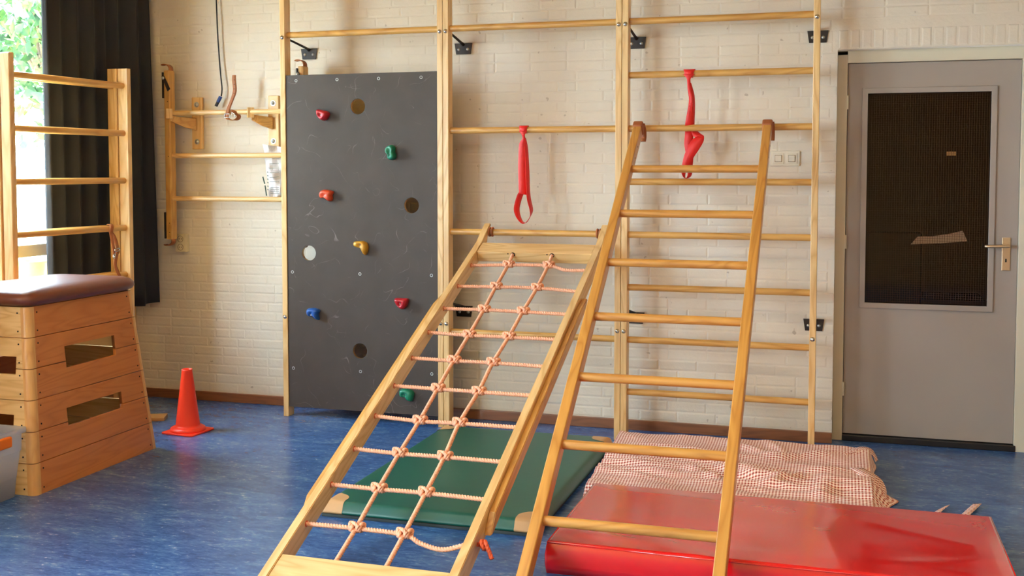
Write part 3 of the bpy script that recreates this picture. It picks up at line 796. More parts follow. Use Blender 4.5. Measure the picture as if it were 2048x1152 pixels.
def red_fn(x, y, e):
    k = min(1, e/.10)
    w = .0015*math.sin((x*1.3+y*2.1)*5.2+1.3*noise.noise(Vector((x*3, y*3, 1))))*k
    n = .0035*noise.noise(Vector((x*2.2, y*2.6, 0)))*k
    cr = 0
    # creases along the near edge and a vertical crease in the middle
    for (ax, ay, bx, by, wd, am) in ((2.30, -1.97, 2.80, -2.09, .034, .005), (2.45, -1.82, 2.86, -2.06, .03, -.005), (3.02, -1.40, 3.03, -1.95, .04, -.004), (3.22, -1.72, 3.30, -2.06, .04, .004), (3.3, -1.5, 3.75, -1.72, .035, .0022), (3.5, -1.98, 3.82, -1.85, .035, .003), (3.80, -1.4, 3.82, -2.0, .03, .003)):
        dx, dy = bx-ax, by-ay; L2 = dx*dx+dy*dy; t = max(0, min(1, ((x-ax)*dx+(y-ay)*dy)/L2)); d = math.hypot(x-ax-t*dx, y-ay-t*dy)
        cr += .5*am*math.exp(-(d/wd)**2)
    return w+n+cr-.004*(1-k)
MX0, MX1, MY0, MY1, MH = 2.235, 3.868, -2.115, -1.305, .125
t = tag(empty('red_mat', (MX0, MY0, 0)), 'thick glossy red vinyl crash mat at the foot of the ladder', 'gym mat')
bm = soft_box('cover', 0, MX1-MX0, 0, MY1-MY0, 0, MH, None, .012, 110, 60, lambda x, y, e: red_fn(x+MX0, y+MY0, e))
mesh_obj('cover', bm, M['red_vinyl'], t)
bm = tube(bmesh.new(), [(.004, .002, MH-.009), (.8, -.003, MH-.012), (MX1-MX0-.004, .002, MH-.009)], .0028, 8)
tube(bm, [(MX1-MX0-.002, .004, MH-.009), (MX1-MX0-.002, MY1-MY0-.004, MH-.009)], .0028, 8)
tube(bm, [(.002, .004, MH-.009), (.002, MY1-MY0-.004, MH-.009)], .0028, 8)
mesh_obj('piping', bm, M['red_vinyl'], t)

GX0, GX1, GY0, GY1 = 1.115, 2.092, -1.735, -.215
t = tag(empty('green_mat', (GX0, GY0, 0)), 'flat dark green gym mat with tan leather corners on the blue floor', 'gym mat')
gw, gd = GX1-GX0, GY1-GY0
mesh_obj('underlay', B((gw/2, gd/2+.0, .006), (gw-.004, gd+.02, .012), .003), M['fuzzy'], t)
mesh_obj('cover', soft_box('c', 0, gw, 0, gd, .012, .052, None, .034, 40, 60), M['green_vinyl'], t)
for sx, sy in ((0, 0), (1, 0), (1, 1), (0, 1)):
    # leather corner patch: slightly larger shell of the corner, cut by a diagonal arc
    bm = soft_box('c', -.0016, gw+.0016, -.0016, gd+.0016, .0125, .0536, None, .0355, 78, 122)
    cx, cy = sx*gw, sy*gd; qx, qy = 1-2*sx, 1-2*sy
    for nx_, ny_, dd in ((1, 0, .098), (.9, .44, .118), (.707, .707, .126), (.44, .9, .128), (0, 1, .125)):
        bmesh.ops.bisect_plane(bm, geom=list(bm.verts)+list(bm.edges)+list(bm.faces), plane_co=(cx+qx*nx_*dd, cy+qy*ny_*dd, 0), plane_no=(qx*nx_, qy*ny_, 0), clear_outer=True)
    mesh_obj('corner_patch', bm, M['beige_leather'], t)['label'] = 'tan leather corner patch'

# checked cloth laid over a low mat
CX0, CX1, CY0, CY1 = 2.115, 3.425, -1.17, -.095
fm = tag(mesh_obj('floor_mat', B(((CX0+CX1)/2+.02, (CY0+CY1)/2+.01, .028), (1.14, .98, .056), .015, 3), M['green_vinyl']), 'low mat hidden under the checked cloth', 'gym mat')
def cloth_h(x, y):
    u, v = x-CX0, y-CY0
    h = .070
    def ridge(ax, ay, bx, by, wd, am):
        dx, dy = bx-ax, by-ay; L2 = dx*dx+dy*dy; t = max(0, min(1, ((x-ax)*dx+(y-ay)*dy)/L2))
        wob = .02*noise.noise(Vector((x*6, y*6, 3))); d = math.hypot(x-ax-t*dx, y-ay-t*dy)+wob
        return am*math.exp(-(d/wd)**2)*(.4+.6*math.sin(PI*(t*.9+.05)))
    for r in ((2.12, -.55, 2.75, -.62, .030, .016), (2.70, -.18, 2.98, -.42, .035, .017), (2.55, -.72, 2.80, -.98, .035, .022), (2.72, -.66, 3.05, -.92, .04, .026),
              (2.98, -.45, 3.42, -.18, .035, .022), (2.40, -.52, 3.0, -.45, .03, .014), (2.9, -.75, 3.4, -.55, .03, .016), (3.05, -.55, 3.4, -.62, .025, .012),
              (2.95, -.95, 3.10, -.72, .03, .022), (3.2, -1.1, 3.22, -.72, .04, .020), (2.2, -.85, 2.6, -.80, .02, .008), (2.2, -.35, 2.7, -.40, .02, .008), (2.9, -.1, 3.05, -.4, .03, .013)):
        h += ridge(*r)
    band_ = math.exp(-((y+.72+.15*(x-2.1))/.26)**2)
    h += band_*(.008*math.sin(y*62+x*7+2.2*noise.noise(Vector((x*3, y*3, 7)))))+.005*math.sin((x*.8+y)*17+noise.noise(Vector((x*2, y*2, 4)))*3)*(.3+band_)
    h += .009*noise.noise(Vector((x*5, y*7, 0)))+.003*noise.noise(Vector((x*16, y*16, 5)))
    return h
nx, ny = 150, 130
bm = bmesh.new(); uvl = bm.loops.layers.uv.new('UVMap'); G = {}
for i in range(nx+1):
    for j in range(ny+1):
        u = -.075+(CX1-CX0+.15)*i/nx; v = -.055+(CY1-CY0+.11)*j/ny
        x, y = CX0+u, CY0+v
        ox = max(0, -u, u-(CX1-CX0)); oy = max(0, -v, v-(CY1-CY0)); d = max(ox, oy)
        zz = cloth_h(min(max(x, CX0), CX1), min(max(y, CY0), CY1))
        # drape over the edge, with the skirt bunched on the right side
        fl = .35
        if y < -.62: fl = .35+min(.9, (-.62-y)*5.0)
        if u > CX1-CX0: x = CX1+ox*fl*(1+.25*math.sin(y*22)); 
        if u < 0: x = CX0-ox*.18*(1+.3*math.sin(y*19))
        x += .05*max(0, (CY1-y)/(CY1-CY0))*max(0, 1-max(u, 0)/.8)
        if v > CY1-CY0: y = CY1+oy*.12
        if v < 0: y = CY0-oy*.2
        zz = max(.004, zz-1.05*d-(.006 if d > 0 else 0))
        G[i, j] = (bm.verts.new((x, y, zz)), (u, v))
for i in range(nx):
    for j in range(ny):
        q = [G[i, j], G[i+1, j], G[i+1, j+1], G[i, j+1]]
        f = bm.faces.new([a[0] for a in q]); f.smooth = True
        for lp, a in zip(f.loops, q): lp[uvl].uv = a[1]
me_c = mesh_obj('checked_cloth', bm, None)
me_c.data.materials.append(M['cloth'])
md = me_c.modifiers.new('thickness', 'SOLIDIFY'); md.thickness = .002; md.offset = 0
tag(me_c, 'crumpled red and white checked cloth spread over a low mat by the wall', 'cloth')
def cloth_strip(name, secs, parent):
    bm = ribbon(secs, .0015); uvl = bm.loops.layers.uv.new('UVMap')
    for f in bm.faces:
        for lp in f.loops: lp[uvl].uv = (lp.vert.co.x*.8+lp.vert.co.y*.6, lp.vert.co.y*.8-lp.vert.co.x*.6)
    return mesh_obj(name, bm, M['cloth'], parent)
cloth_strip('tie_tape', [((3.60, -1.20, .012), (.014, .004, 0)), ((3.66, -1.05, .008), (.015, .006, 0)), ((3.70, -.92, .008), (.015, .004, .002)), ((3.745, -.83, .012), (.010, .006, .003))], me_c)['label'] = 'narrow checked tie end pointing away'
cloth_strip('tie_tape', [((3.72, -1.22, .012), (.016, .006, 0)), ((3.78, -1.02, .008), (.018, .006, 0)), ((3.83, -.88, .008), (.020, .006, .001)), ((3.875, -.765, .012), (.019, .006, .001))], me_c)['label'] = 'wide checked tie end lying on the floor'
# bunched corners of the cloth on the right side
cloth_strip('corner_fold', [((3.30, -.27, .074), (.0, .03, .0)), ((3.37, -.20, .084), (.008, .04, .004)), ((3.42, -.165, .076), (.012, .034, 0)), ((3.447, -.16, .052), (.006, .026, 0)), ((3.462, -.17, .022), (.008, .018, 0))], me_c)
cloth_strip('corner_fold', [((3.36, -.56, .080), (.03, .01, .0)), ((3.42, -.66, .066), (.04, .012, .0)), ((3.45, -.75, .045), (.036, .014, 0)), ((3.462, -.83, .030), (.024, .012, 0)), ((3.458, -.87, .018), (.012, .008, 0))], me_c)

# ------------------------------------------------------------------ vaulting box
VC = (-.615, -1.395); SXK, SYK = .1, .09
hx = lambda z: .334-SXK*z
hy = lambda z: .475-SYK*z
vb = tag(empty('vaulting_box', (VC[0], VC[1], 0)), 'tapered wooden vaulting box of six stacked sections with brown leather top', 'vaulting box')
SH = .1448
def side_board(axis, sgn, z0, z1, notch=None):
    """trapezoid board in the sloping plane; axis 'x' = face normal along x"""
    if axis == 'x': h_, k, o_, c0 = hy, SXK, hx, .040
    else: h_, k, o_, c0 = hx, SYK, hy, .040
    a0, a1 = h_(z0)-c0, h_(z1)-c0
    pts = [(-a0, z0), (a0, z0), (a1, z1), (-a1, z1)]
    if notch:
        n0, n1, nz = notch
        if nz < 0: pts = [(-a0, z0), (n0, z0), (n0, -nz), (n1, -nz), (n1, z0), (a0, z0), (a1, z1), (-a1, z1)]
        else: pts = [(-a0, z0), (a0, z0), (a1, z1), (n1, z1), (n1, nz), (n0, nz), (n0, z1), (-a1, z1)]
    bm = plate([pts], .018, .0012)
    for v in bm.verts:
        s, z, d = v.co.x, v.co.y, v.co.z
        off = sgn*(o_(z)-.0095+d)
        v.co = (off, s, z) if axis == 'x' else (s, off, z)
    bmesh.ops.recalc_face_normals(bm, faces=bm.faces)
    return bm
for k in range(6):
    z0, z1 = SH*k+.002*(k > 0), SH*(k+1)-.0015
    s = empty('box_section', (0, 0, 0)); s.parent = vb
    nx_, ny_ = None, None
    if k == 4: nx_, ny_ = (-.175, .205, -.652), (-.195, .195, -.636)
    if k == 3: nx_, ny_ = (-.175, .205, .548), (-.195, .195, .553)
    if k == 2: nx_, ny_ = (-.205, .215, -.356), (-.195, .195, -.366)
    if k == 1: nx_, ny_ = (-.205, .215, .268), (-.195, .195, .262)
    for sg in (1, -1):
        mesh_obj('side_board', side_board('x', sg, z0, z1, nx_), M['vaultY'], s)
        mesh_obj('end_board', side_board('y', sg, z0, z1, ny_), M['ashX'], s)  # paler wood than the sides, brighter light on the ends put into colour
    for sx in (1, -1):
        for sy in (1, -1):
            bm = bmesh.new(); rows = []
            for z in (z0, z1):
                X, Y = hx(z), hy(z); r = .028
                prof = [(X-.042, Y)]+[(X-r+r*math.cos(a), Y-r+r*math.sin(a)) for a in [PI/2*(1-q/7) for q in range(8)]]+[(X, Y-.042), (X-.024, Y-.042), (X-.030, Y-.030), (X-.042, Y-.024)]
                rows.append([bm.verts.new((sx*(px), sy*(py), z)) for px, py in prof])
            n = len(rows[0])
            for i in range(n):
                j = (i+1) % n; f = bm.faces.new((rows[0][i], rows[0][j], rows[1][j], rows[1][i])); f.smooth = 1 <= i <= 7
            for f in (bm.faces.new(rows[0]), bm.faces.new(rows[1])):
                for e in f.edges: e.smooth = False
            bmesh.ops.recalc_face_normals(bm, faces=bm.faces)
            mesh_obj('corner_post', bm, M['corner'], s)
    bm = bmesh.new()
    for z in (z0+.028, z1-.028):
        for sg in (-1, 1):
            y = sg*(hy(z)-.060); c = Vector((hx(z)+.0002, y, z)); rod(bm, c-Vector((.002, 0, 0)), c+Vector((.0006, 0, 0)), .0042, n=10)
            x = sg*(hx(z)-.060); c = Vector((x, -hy(z)-.0002, z)); rod(bm, c+Vector((0, .002, 0)), c-Vector((0, .0006, 0)), .0042, n=10)
    tag(mesh_obj('plug', bm, M['dark'], s), kind='stuff')
# leather pad
bm = bmesh.new(); n = 64; rings = []
zt = SH*6+.001
def sq(a, ax, ay, p=10):
    c, s_ = math.cos(a), math.sin(a); return (ax*math.copysign(abs(c)**(2/p), c), ay*math.copysign(abs(s_)**(2/p), s_))
for off, z in ((-.03, 0), (.006, .001), (.022, .010), (.030, .028), (.028, .045), (.014, .062), (-.012, .073), (-.06, .079), (-.16, .082), (-.235, .083)):
    ring = []
    for i in range(n):
        a = 2*PI*i/n+.01; x, y = sq(a, hx(zt)+off, hy(zt)+off+(0 if off > -.1 else 0)); dip = -.004*abs(math.sin(a*2))*(z > .05)
        ring.append(bm.verts.new((x, y, zt+z+(.003*math.sin(a*3) if z in (.001, .010) else 0))))
    rings.append(ring)
for A_, Q in zip(rings, rings[1:]):
    for i in range(n):
        j = (i+1) % n; bm.faces.new((A_[i], A_[j], Q[j], Q[i])).smooth = True
bm.faces.new(rings[-1]).smooth = True; bm.faces.new(rings[0][::-1])
mesh_obj('leather_top', bm, M['leather'], vb)['label'] = 'shiny brown leather padded top'

# plank on the floor behind
pk = tag(mesh_obj('plank', B((0, 0, .012), (.5, .12, .022), .003), M['pineX']), 'short pine plank lying on the floor behind the vaulting box', 'plank')
pk.location = (-.87, -.42, 0); pk.rotation_euler = (0, 0, .42)

# ------------------------------------------------------------------ traffic cone
cn = tag(empty('traffic_cone', (-.333, -.556, 0), (0, 0, -.09)), 'bright orange traffic cone standing on the blue floor', 'traffic cone')
bm = plate([[(-.105, -.12), (.105, -.12), (.12, -.105), (.12, .105), (.105, .12), (-.105, .12), (-.12, .105), (-.12, -.105)]], .010, .002)
xf(bm, Matrix.Translation((0, 0, .005))); xf(bm, Matrix.Scale(.91, 4))
mesh_obj('base', bm, M['cone'], cn)
bm = bmesh.new(); lathe(bm, [(.100, .008), (.102, .016), (.097, .026), (.088, .032), (.078, .034), (.070, .037), (.068, .045), (.030, .355), (.031, .362), (.028, .366), (.024, .364), (.0235, .350), (.055, .06)], 48)
mesh_obj('cone_body', bm, M['cone'], cn)

# ------------------------------------------------------------------ storage box
sb = tag(empty('storage_box', (-.62, -2.085, 0)), 'translucent plastic storage box standing before the vaulting box', 'storage box')
def tray(lx0, ly0, lx1, ly1, z0, z1, th):
    bm = bmesh.new()
    def ring(ax, ay, z, r=.03, n=6):
        pts = []
        for cx, cy, a0 in ((ax-r, ay-r, 0), (-ax+r, ay-r, PI/2), (-ax+r, -ay+r, PI), (ax-r, -ay+r, 3*PI/2)):
            for q in range(n): a = a0+PI/2*q/(n-1); pts.append(bm.verts.new((cx+r*math.cos(a), cy+r*math.sin(a), z)))
        return pts
    rs = [ring(lx0-.03, ly0-.03, z0), ring(lx0, ly0, z0+.004), ring(lx0+(lx1-lx0)*.62, ly0+(ly1-ly0)*.62, z0+(z1-z0)*.66), ring(lx0+(lx1-lx0)*.62+.008, ly0+(ly1-ly0)*.62+.008, z0+(z1-z0)*.68),
          ring(lx1, ly1, z1-.022), ring(lx1+.014, ly1+.014, z1-.020), ring(lx1+.014, ly1+.014, z1), ring(lx1-.002, ly1-.002, z1),
          ring(lx0+(lx1-lx0)*.62+.005, ly0+(ly1-ly0)*.62+.005, z0+(z1-z0)*.68), ring(lx0-th, ly0-th, z0+.006), ring(lx0-.032, ly0-.032, z0+.003)]
    N = len(rs[0])
    for A_, Q in zip(rs, rs[1:]):
        for i in range(N):
            j = (i+1) % N; bm.faces.new((A_[i], A_[j], Q[j], Q[i])).smooth = True
    bm.faces.new(rs[0][::-1]); bm.faces.new(rs[-1]); return bm
mesh_obj('tub', tray(.262, .19, .296, .205, .001, .325, .003), M['plastic'], sb)
bm = B((.325, .02, .288), (.022, .13, .05), .010, 3)
mesh_obj('clip_handle', bm, M['orange'], sb)['label'] = 'orange clip handle'
bm = B((-.325, .02, .288), (.022, .13, .05), .010, 3); mesh_obj('clip_handle', bm, M['orange'], sb)['label'] = 'orange clip handle'
for i, (x, y, z, r) in enumerate(((.175, .085, .072, .062), (.165, -.06, .070, .060), (.04, .07, .070, .060), (.04, -.07, .066, .056), (.10, .01, .160, .055), (-.10, .03, .070, .060))):
    bm = bmesh.new(); bmesh.ops.create_uvsphere(bm, u_segments=24, v_segments=14, radius=r)
    o = mesh_obj('ball', bm, M['ball'], None, True); o.location = (-.62+x, -2.085+y, z+.002)
    o.scale = (1, 1, .98)
    tag(o, ('cream ball against the outer side of the plastic box, farther from the camera', 'cream ball against the outer side of the plastic box, nearer the camera', 'cream ball in the middle of the plastic box, towards the vaulting box', 'cream ball in the middle of the plastic box, away from the vaulting box', 'cream ball on top of the others in the plastic box', 'cream ball deep at the window side of the plastic box')[i], 'ball', 'cream balls in the plastic box')

# ------------------------------------------------------------------ ladder hung on the wall at the left
WY = .13
hl = tag(empty('hanging_ladder', (-.885, WY, 1.03)), 'short three-rung ladder hung sideways on the wall left of the climbing board', 'ladder')
LZ = lambda z: z-1.03
def stile_at(dx, zb, zt_, metal=True):
    sec = B((dx, 0, (LZ(zb)+LZ(zt_))/2), (.040, .062, zt_-zb), .006, 3)
    st = mesh_obj('stile', sec, M['pineZ'], hl)
    # leather covered hooks top and bottom (curling toward the left / front)
    for zz, sg in ((zt_, 1), (zb, -1)):
        c = LZ(zz)
        secs = [((dx+.012, 0, c-sg*.05), (0, .022, 0)), ((dx+.014, 0, c-sg*.01), (0, .022, 0)), ((dx+.012, 0, c+sg*.02), (0, .022, 0)), ((dx-.006, 0, c+sg*.036), (0, .022, 0)), ((dx-.030, 0, c+sg*.040), (0, .022, 0)), ((dx-.048, 0, c+sg*.036), (0, .020, 0))]
        mesh_obj('leather_hook', ribbon(secs, .006), M['tan'], st)
    if metal:
        b1 = mesh_obj('steel_fitting', B((dx-.026, -.012, LZ(2.055)), (.010, .05, .165), .002), M['black_metal'], st)
        bm = bmesh.new(); join(bm, xf(plate([[(-.03, .05), (-.014, .056), (.03, -.03), (.012, -.045)]], .006), Matrix.Translation((dx, -.036, LZ(2.06))) @ XZ))
        join(b2 := bmesh.new(), bm); mesh_obj('latch', b2, M['black_metal'], st)
        bm = bmesh.new(); bolt_head(bm, (dx-.02, -.038, LZ(2.10)), .008); mesh_obj('fitting_bolt', bm, M['zinc'], st)
        mesh_obj('steel_fitting', B((dx-.026, -.012, LZ(1.155)), (.010, .05, .17), .002), M['black_metal'], st)
        bm = bmesh.new()
        for z in (1.95, 1.60, 1.17, 1.11): rod(bm, (dx+.006, -.030, LZ(z)), (dx+.006, -.032, LZ(z)), .003, n=10)
        tag(mesh_obj('screw_holes', bm, M['dark'], st), kind='stuff')
stile_at(0, 1.065, 2.15); stile_at(.955, 1.065, 2.15)
for z in (1.877, 1.604, 1.328):
    mesh_obj('rung', rod(bmesh.new(), (.018, 0, LZ(z)), (.94, 0, LZ(z)), .0165, .0165, 18), M['ashX'], hl)
def wall_hook(x, label, AL=.155):
    t = tag(empty('wall_hook', (x, YW, 1.815)), label, 'wall bracket', 'wooden brackets carrying the hung ladder')
    mesh_obj('back_plate', B((0, -.0125, 0), (.076, .025, .335), .005, 3), M['ashZ'], t)
    # arm: reaches left-forward from the plate, with an upright end block
    bm = plate([[(0, -.045), (0, .030), (-AL-.005, .045), (-AL-.005, .012), (-AL*.5, -.026)]], .03, .002)
    xf(bm, XZ); 
    q = Matrix.Rotation(math.radians(38), 4, 'Z'); xf(bm, Matrix.Translation((-.005, -.028, 0)) @ q)
    mesh_obj('arm', bm, M['pineX'], t)
    e = q @ Vector((-AL, 0, 0)); e = Vector((-.005, -.028, 0))+e
    mesh_obj('end_block', B((e.x-.008, e.y-.008, .058), (.042, .042, .064), .004, 2, q), M['ashZ'], t)
    for z in (.12, -.12):
        bm = bmesh.new(); bolt_head(bm, (.0, -.025, z), .011); rod(bm, (0, -.0249, z), (0, -.0272, z), .018, n=20)
        mesh_obj('bolt', bm, M['zinc'], t)
wall_hook(-.745, 'pale wooden wall bracket above the cream socket')
wall_hook(-.190, 'pale wooden wall bracket next to the climbing board', .125)
# leather strap on the top rung
ls = tag(empty('leather_strap', (-.430, WY, 1.877)), 'brown buckled leather strap on the top rung of the hung ladder', 'strap')
sec = [((.03, -.02, .26-.03), (.012, 0, 0)), ((.030, -.022, .20), (.013, 0, 0)), ((.034, -.022, .13), (.013, 0, 0)), ((.012, -.024, .07), (.013, .0, .004)), ((-.010, -.026, .02), (.013, 0, .003)), ((-.018, -.030, -.03), (.013, 0, .0)), ((-.002, -.026, -.048), (.014, .004, 0)), ((.03, -.010, -.05), (.012, .012, 0)), ((.048, .0, -.03), (.004, .016, 0)), ((.040, -.018, -.008), (.010, .010, .004)), ((.01, -.030, .004), (.003, .0, .013))]
mesh_obj('strap', ribbon(sec, .004), M['tan'], ls)
bm = tube(bmesh.new(), [(-.034, -.034, -.012), (.004, -.036, -.012), (.004, -.036, -.034), (-.034, -.034, -.034)], .003, 8, closed=True)
tube(bm, [(.016, -.034, -.004), (.034, -.032, -.010), (.04, -.03, -.03), (.022, -.034, -.026)], .0032, 8, closed=True)
mesh_obj('buckle', bm, M['steel'], ls)
bm = bmesh.new()
for k in range(5): rod(bm, (.033-.001*k, -.0245, .20-.028*k), (.033-.001*k, -.0252, .20-.028*k), .003, n=8)
tag(mesh_obj('punch_holes', bm, M['dark'], ls), kind='stuff')
# hanging cable
cb = tag(empty('hanging_cable', (-.578, YW-.03, 2.95)), 'black cable with blue plug hanging down the white wall', 'cable')
CXo, CYo = -.578, YW-.03
pts = [(-.59, YW-.03, 2.949), (-.586, YW-.03, 2.62), (-.580, YW-.03, 2.40), (-.568, YW-.03, 2.20), (-.558, YW-.032, 2.10), (-.550, YW-.035, 2.03), (-.556, YW-.036, 1.985)]
mesh_obj('cord', tube(bmesh.new(), [Vector(p)-Vector((CXo, CYo, 2.95)) for p in rope_pts(pts, .02)], .0045, 8), M['black_cable'], cb)
d0 = Vector((-.556, YW-.036, 1.99)); d1 = Vector((-.592, YW-.042, 1.922)); off = Vector((CXo, CYo, 2.95)); dd = d1-d0
mesh_obj('plug', rod(bmesh.new(), d0+dd*.1-off, d0+dd*.62-off, .0115, n=16), M['blue_plastic'], cb)['label'] = 'blue plug body'
mesh_obj('plug_tip', rod(bmesh.new(), d0+dd*.60-off, d1-off, .010, n=16), M['black_cable'], cb)
# papers wedged behind the rungs beside the board
pp = tag(empty('newspaper', (-.14, .165, 1.60)), 'crumpled printed paper tucked behind the rungs beside the climbing board', 'paper')
bm = bmesh.new(); G = {}
for i in range(15):
    for j in range(25):
        u, v = i/14, j/24
        x = -.10+.14*u+.045*(1-v)*(1-u)*1.0+.004*math.sin(v*9); z = -.255+.33*v-.02*u
        y = .02*noise.noise(Vector((u*4, v*6, 2)))+.012*math.sin(u*7+v*3)
        G[i, j] = bm.verts.new((x, y, z))
for i in range(14):
    for j in range(24): bm.faces.new((G[i, j], G[i+1, j], G[i+1, j+1], G[i, j+1]))
ppm = mesh_obj('sheet', bm, M['paper'], pp); md = ppm.modifiers.new('t', 'SOLIDIFY'); md.thickness = .0015
def ink(x0, z0, x1, z1, wd, mat):
    bm = bmesh.new(); d = Vector((x1-x0, 0, z1-z0)); L = d.length; a = math.atan2(d.z, d.x)
    box(bm, ((x0+x1)/2, -.026, (z0+z1)/2), (L, .001, wd), 0, 0, Matrix.Rotation(-a, 4, 'Y')); return bm
mesh_obj('print_bar', join(ink(-.083, -.13, -.070, -.175, .008, 0), ink(-.068, -.185, -.058, -.25, .008, 0)), M['ink_green'], pp)
bm = bmesh.new()
for k in range(6): join(bm, ink(-.052, -.10-.022*k, -.044, -.103-.022*k, .006, 0))
for k in range(5): join(bm, ink(-.035, -.05-.028*k, .03, -.047-.028*k, .003, 0))
for k in range(4): join(bm, ink(-.03, -.20-.012*k, .03, -.198-.012*k, .0025, 0))
tag(mesh_obj('print_lines', bm, M['ink'], pp), kind='stuff')
# the hook end of a second stile showing above the board is part of the hung ladder

# ------------------------------------------------------------------ free climbing frames by the window
def side_frame(x_near, x_far, label):
    """frame running along the window wall: far post at y=-.27, near post at y=-1.13"""
    p1 = Vector((x_far, -.27, 0)); p0 = Vector((x_near, -1.135, 0)); d = p1-p0; L = d.length; a = math.atan2(d.y, d.x)
    t = tag(empty('side_wall_bars', p0, (0, 0, a)), label, 'climbing frame', 'climbing frames folded by the window')
    for px in (-.0175, L+.0175):
        bm = B((px, 0, 1.065), (.035, .070, 2.13+(.02 if px < 0 else 0)), .008 if px < 0 else .004, 3); mesh_obj('post', bm, M['ashZ'], t)
    for k in range(7):
        z = 2.025-.2888*k
        mesh_obj('rung', rod(bmesh.new(), (0, 0, z), (L, 0, z), .0175, .0185, 18), M['pineX'], t)
    return t
side_frame(-1.015, -.945, 'wooden climbing frame beside the window, in front of its twin')
side_frame(-1.090, -1.020, 'wooden climbing frame folded between its twin and the window')
# leather strap hanging on it
st = tag(empty('leather_strap', (-.955, -.385, 1.16)), 'tan leather strap with buckle hanging on the climbing frame by the window', 'strap')
s1 = [((.03, -.045, -.02), (.004, .011, 0)), ((.028, -.035, .014), (.004, .012, 0)), ((0, -.02, .026), (.004, .012, 0)), ((-.024, -.005, 0), (.004, .012, 0)), ((0, .02, -.05), (.004, .012, 0)), ((.03, .015, -.13), (.004, .011, 0)), ((.034, -.008, -.17), (.004, .011, 0)), ((.036, -.02, -.22), (.004, .010, 0)), ((.036, .0, -.26), (.004, .010, 0)), ((.034, .03, -.30), (.004, .010, 0))]
s2 = [((.030, -.050, -.02), (.003, .009, 0)), ((.034, -.04, -.08), (.003, .009, 0)), ((.036, -.03, -.13), (.003, .009, 0)), ((.038, -.03, -.17), (.003, .008, 0))]
bm = ribbon(s1, .004); join(bm, ribbon(s2, .004)); mesh_obj('strap', bm, M['tan'], st)
bm = tube(bmesh.new(), [(.042, -.03, -.125), (.044, .014, -.12), (.044, .014, -.135), (.042, -.03, -.14)], .003, 8, closed=True)
tube(bm, [(.044, -.045, -.155), (.044, -.03, -.15), (.046, -.038, -.18), (.046, -.05, -.18)], .003, 8, closed=True)
mesh_obj('buckle', bm, M['steel'], st)

# ------------------------------------------------------------------ curtain
bm = bmesh.new(); NY, NZ = 150, 14; G = {}
for i in range(NY+1):
    for j in range(NZ+1):
        u, v = i/NY, j/NZ
        y = -.70+.885*u; z = .635+(2.90-.635)*v
        am = .020+.010*(1-v)
        x = -1.165+am*math.sin(u*44+.5*math.sin(u*9))+.012*math.sin(u*13+1+v)
        x += (.075+.045*(1-v))*max(0, u-.72)/.28-.02*max(0, 1-u*4)
        if u < .03: z += 0
        G[i, j] = bm.verts.new((x, y+.008*math.cos(u*44), z+(.008*math.sin(u*20) if j == 0 else 0)))
for i in range(NY):
    for j in range(NZ): bm.faces.new((G[i, j], G[i+1, j], G[i+1, j+1], G[i, j+1])).smooth = True
ct = mesh_obj('curtain', bm, M['curtain']); md = ct.modifiers.new('t', 'SOLIDIFY'); md.thickness = .003
tag(ct, 'long black pleated curtain hanging beside the bright window', 'curtain')
tag(mesh_obj('curtain_rail', B((-1.165, -1.3, 2.917), (.03, 3.0, .03), .004), M['zinc']), 'thin metal curtain rail above the window', 'curtain rail')

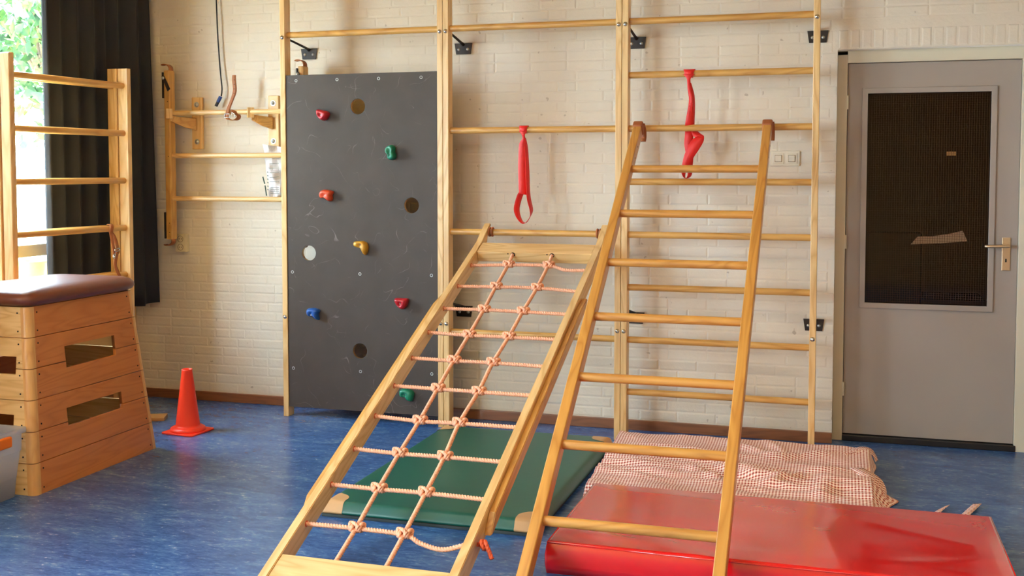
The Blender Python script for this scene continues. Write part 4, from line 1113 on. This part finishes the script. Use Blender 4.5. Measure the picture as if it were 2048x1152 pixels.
# ------------------------------------------------------------------ outside
gr = tag(mesh_obj('ground', B((-14, -2, -.30), (25.2, 40, .2)), M['grass']), kind='structure')
gw_ = tag(mesh_obj('garden_wall', B((-9.5, 2, .55), (.2, 22, 1.5)), M['garden_wall']), 'white garden wall beyond the window', 'wall')
def tree(base, crown, n, rad, label, drop=0):
    t = tag(empty('tree', base), label, 'tree', 'trees outside the window')
    B0 = Vector(base); C0 = Vector(crown)-B0
    bm = tube(bmesh.new(), [(0, 0, -.2), (C0.x*.3, C0.y*.3, C0.z*.5), tuple(C0)], [.14, .10, .05], 10)
    mesh_obj('trunk', bm, M['bark'], t)
    bm = bmesh.new(); lb = bmesh.new(); cl = []
    for k in range(46):
        d = Vector((random.gauss(0, 1), random.gauss(0, 1), random.gauss(0, .8))); d = d.normalized()*random.uniform(.35, 1)
        c = C0+Vector((d.x*rad[0], d.y*rad[1], d.z*rad[2])); cl.append(c)
        if k < 14: tube(bm, [tuple(C0*.8), tuple((C0+c)/2+Vector((0, 0, .1))), tuple(c)], [.035, .02, .008], 6)
    tag(mesh_obj('branches', bm, M['bark'], t), kind='stuff')
    for k in range(n):
        c = random.choice(cl); p = c+Vector((random.gauss(0, .28), random.gauss(0, .28), random.gauss(0, .22)))
        s = random.uniform(.07, .12); q = Quaternion((random.gauss(0, 1), random.gauss(0, 1), random.gauss(0, 1), random.gauss(0, 1))).normalized()
        vs = [lb.verts.new(p+q @ Vector(a)*s) for a in ((0, -1, 0), (.55, -.2, .12), (.3, .55, .1), (0, 1, 0), (-.3, .55, .1), (-.55, -.2, .12))]
        lb.faces.new(vs)
    tag(mesh_obj('leaves', lb, M['leaf'], t), kind='stuff')
tree((-6.3, 6.2, -.2), (-6.5, 5.7, 3.1), 1500, (1.0, 1.0, 1.15), 'leafy green tree close outside the window')
tree((-11.0, 10.6, -.2), (-11.0, 10.6, 5.2), 1300, (1.6, 1.6, 1.8), 'taller pale green tree beyond the garden wall')
bk = tag(empty('bucket', (-1.74, -.15, .68)), 'yellow bucket outside behind the lower window pane', 'bucket')
bm = bmesh.new(); lathe(bm, [(.001, .02), (.05, .02), (.066, .16), (.071, .165), (.071, .17), (.064, .17), (.05, .03), (.001, .03)], 28)
xf(bm, Matrix.Scale(1.45, 4)); mesh_obj('pail', bm, M['yellow'], bk)
tag(mesh_obj('outer_ledge', B((-1.74, -1.3, .35), (.40, 4.4, .70), .01), M['garden_wall']), 'pale masonry ledge under the window outside', 'ledge')

# ------------------------------------------------------------------ added fill lamps under the ceiling, out of view
t0 = NT('fill_diffuser'); t0.set(Base_Color=(.9, .9, .9, 1), Emission_Color=(1, .88, .72, 1), Emission_Strength=FILL_E)
for i, (x, y) in enumerate(FILL_LAMPS):
    l = tag(empty('fill_lamp', (x, y, ZC)), 'added unseen fill lamp under the ceiling %s, %s' % ('on the window side' if x < 2 else 'on the door side', 'nearer the climbing wall' if y > -4 else 'deeper in the hall'), 'lamp', 'added fill lamps')
    mesh_obj('housing', B((0, 0, -.02), (1.2, .30, .04), .004), M['white_wall'], l)
    mesh_obj('diffuser', B((0, 0, -.05), (1.16, .26, .02), .006), t0.m, l)
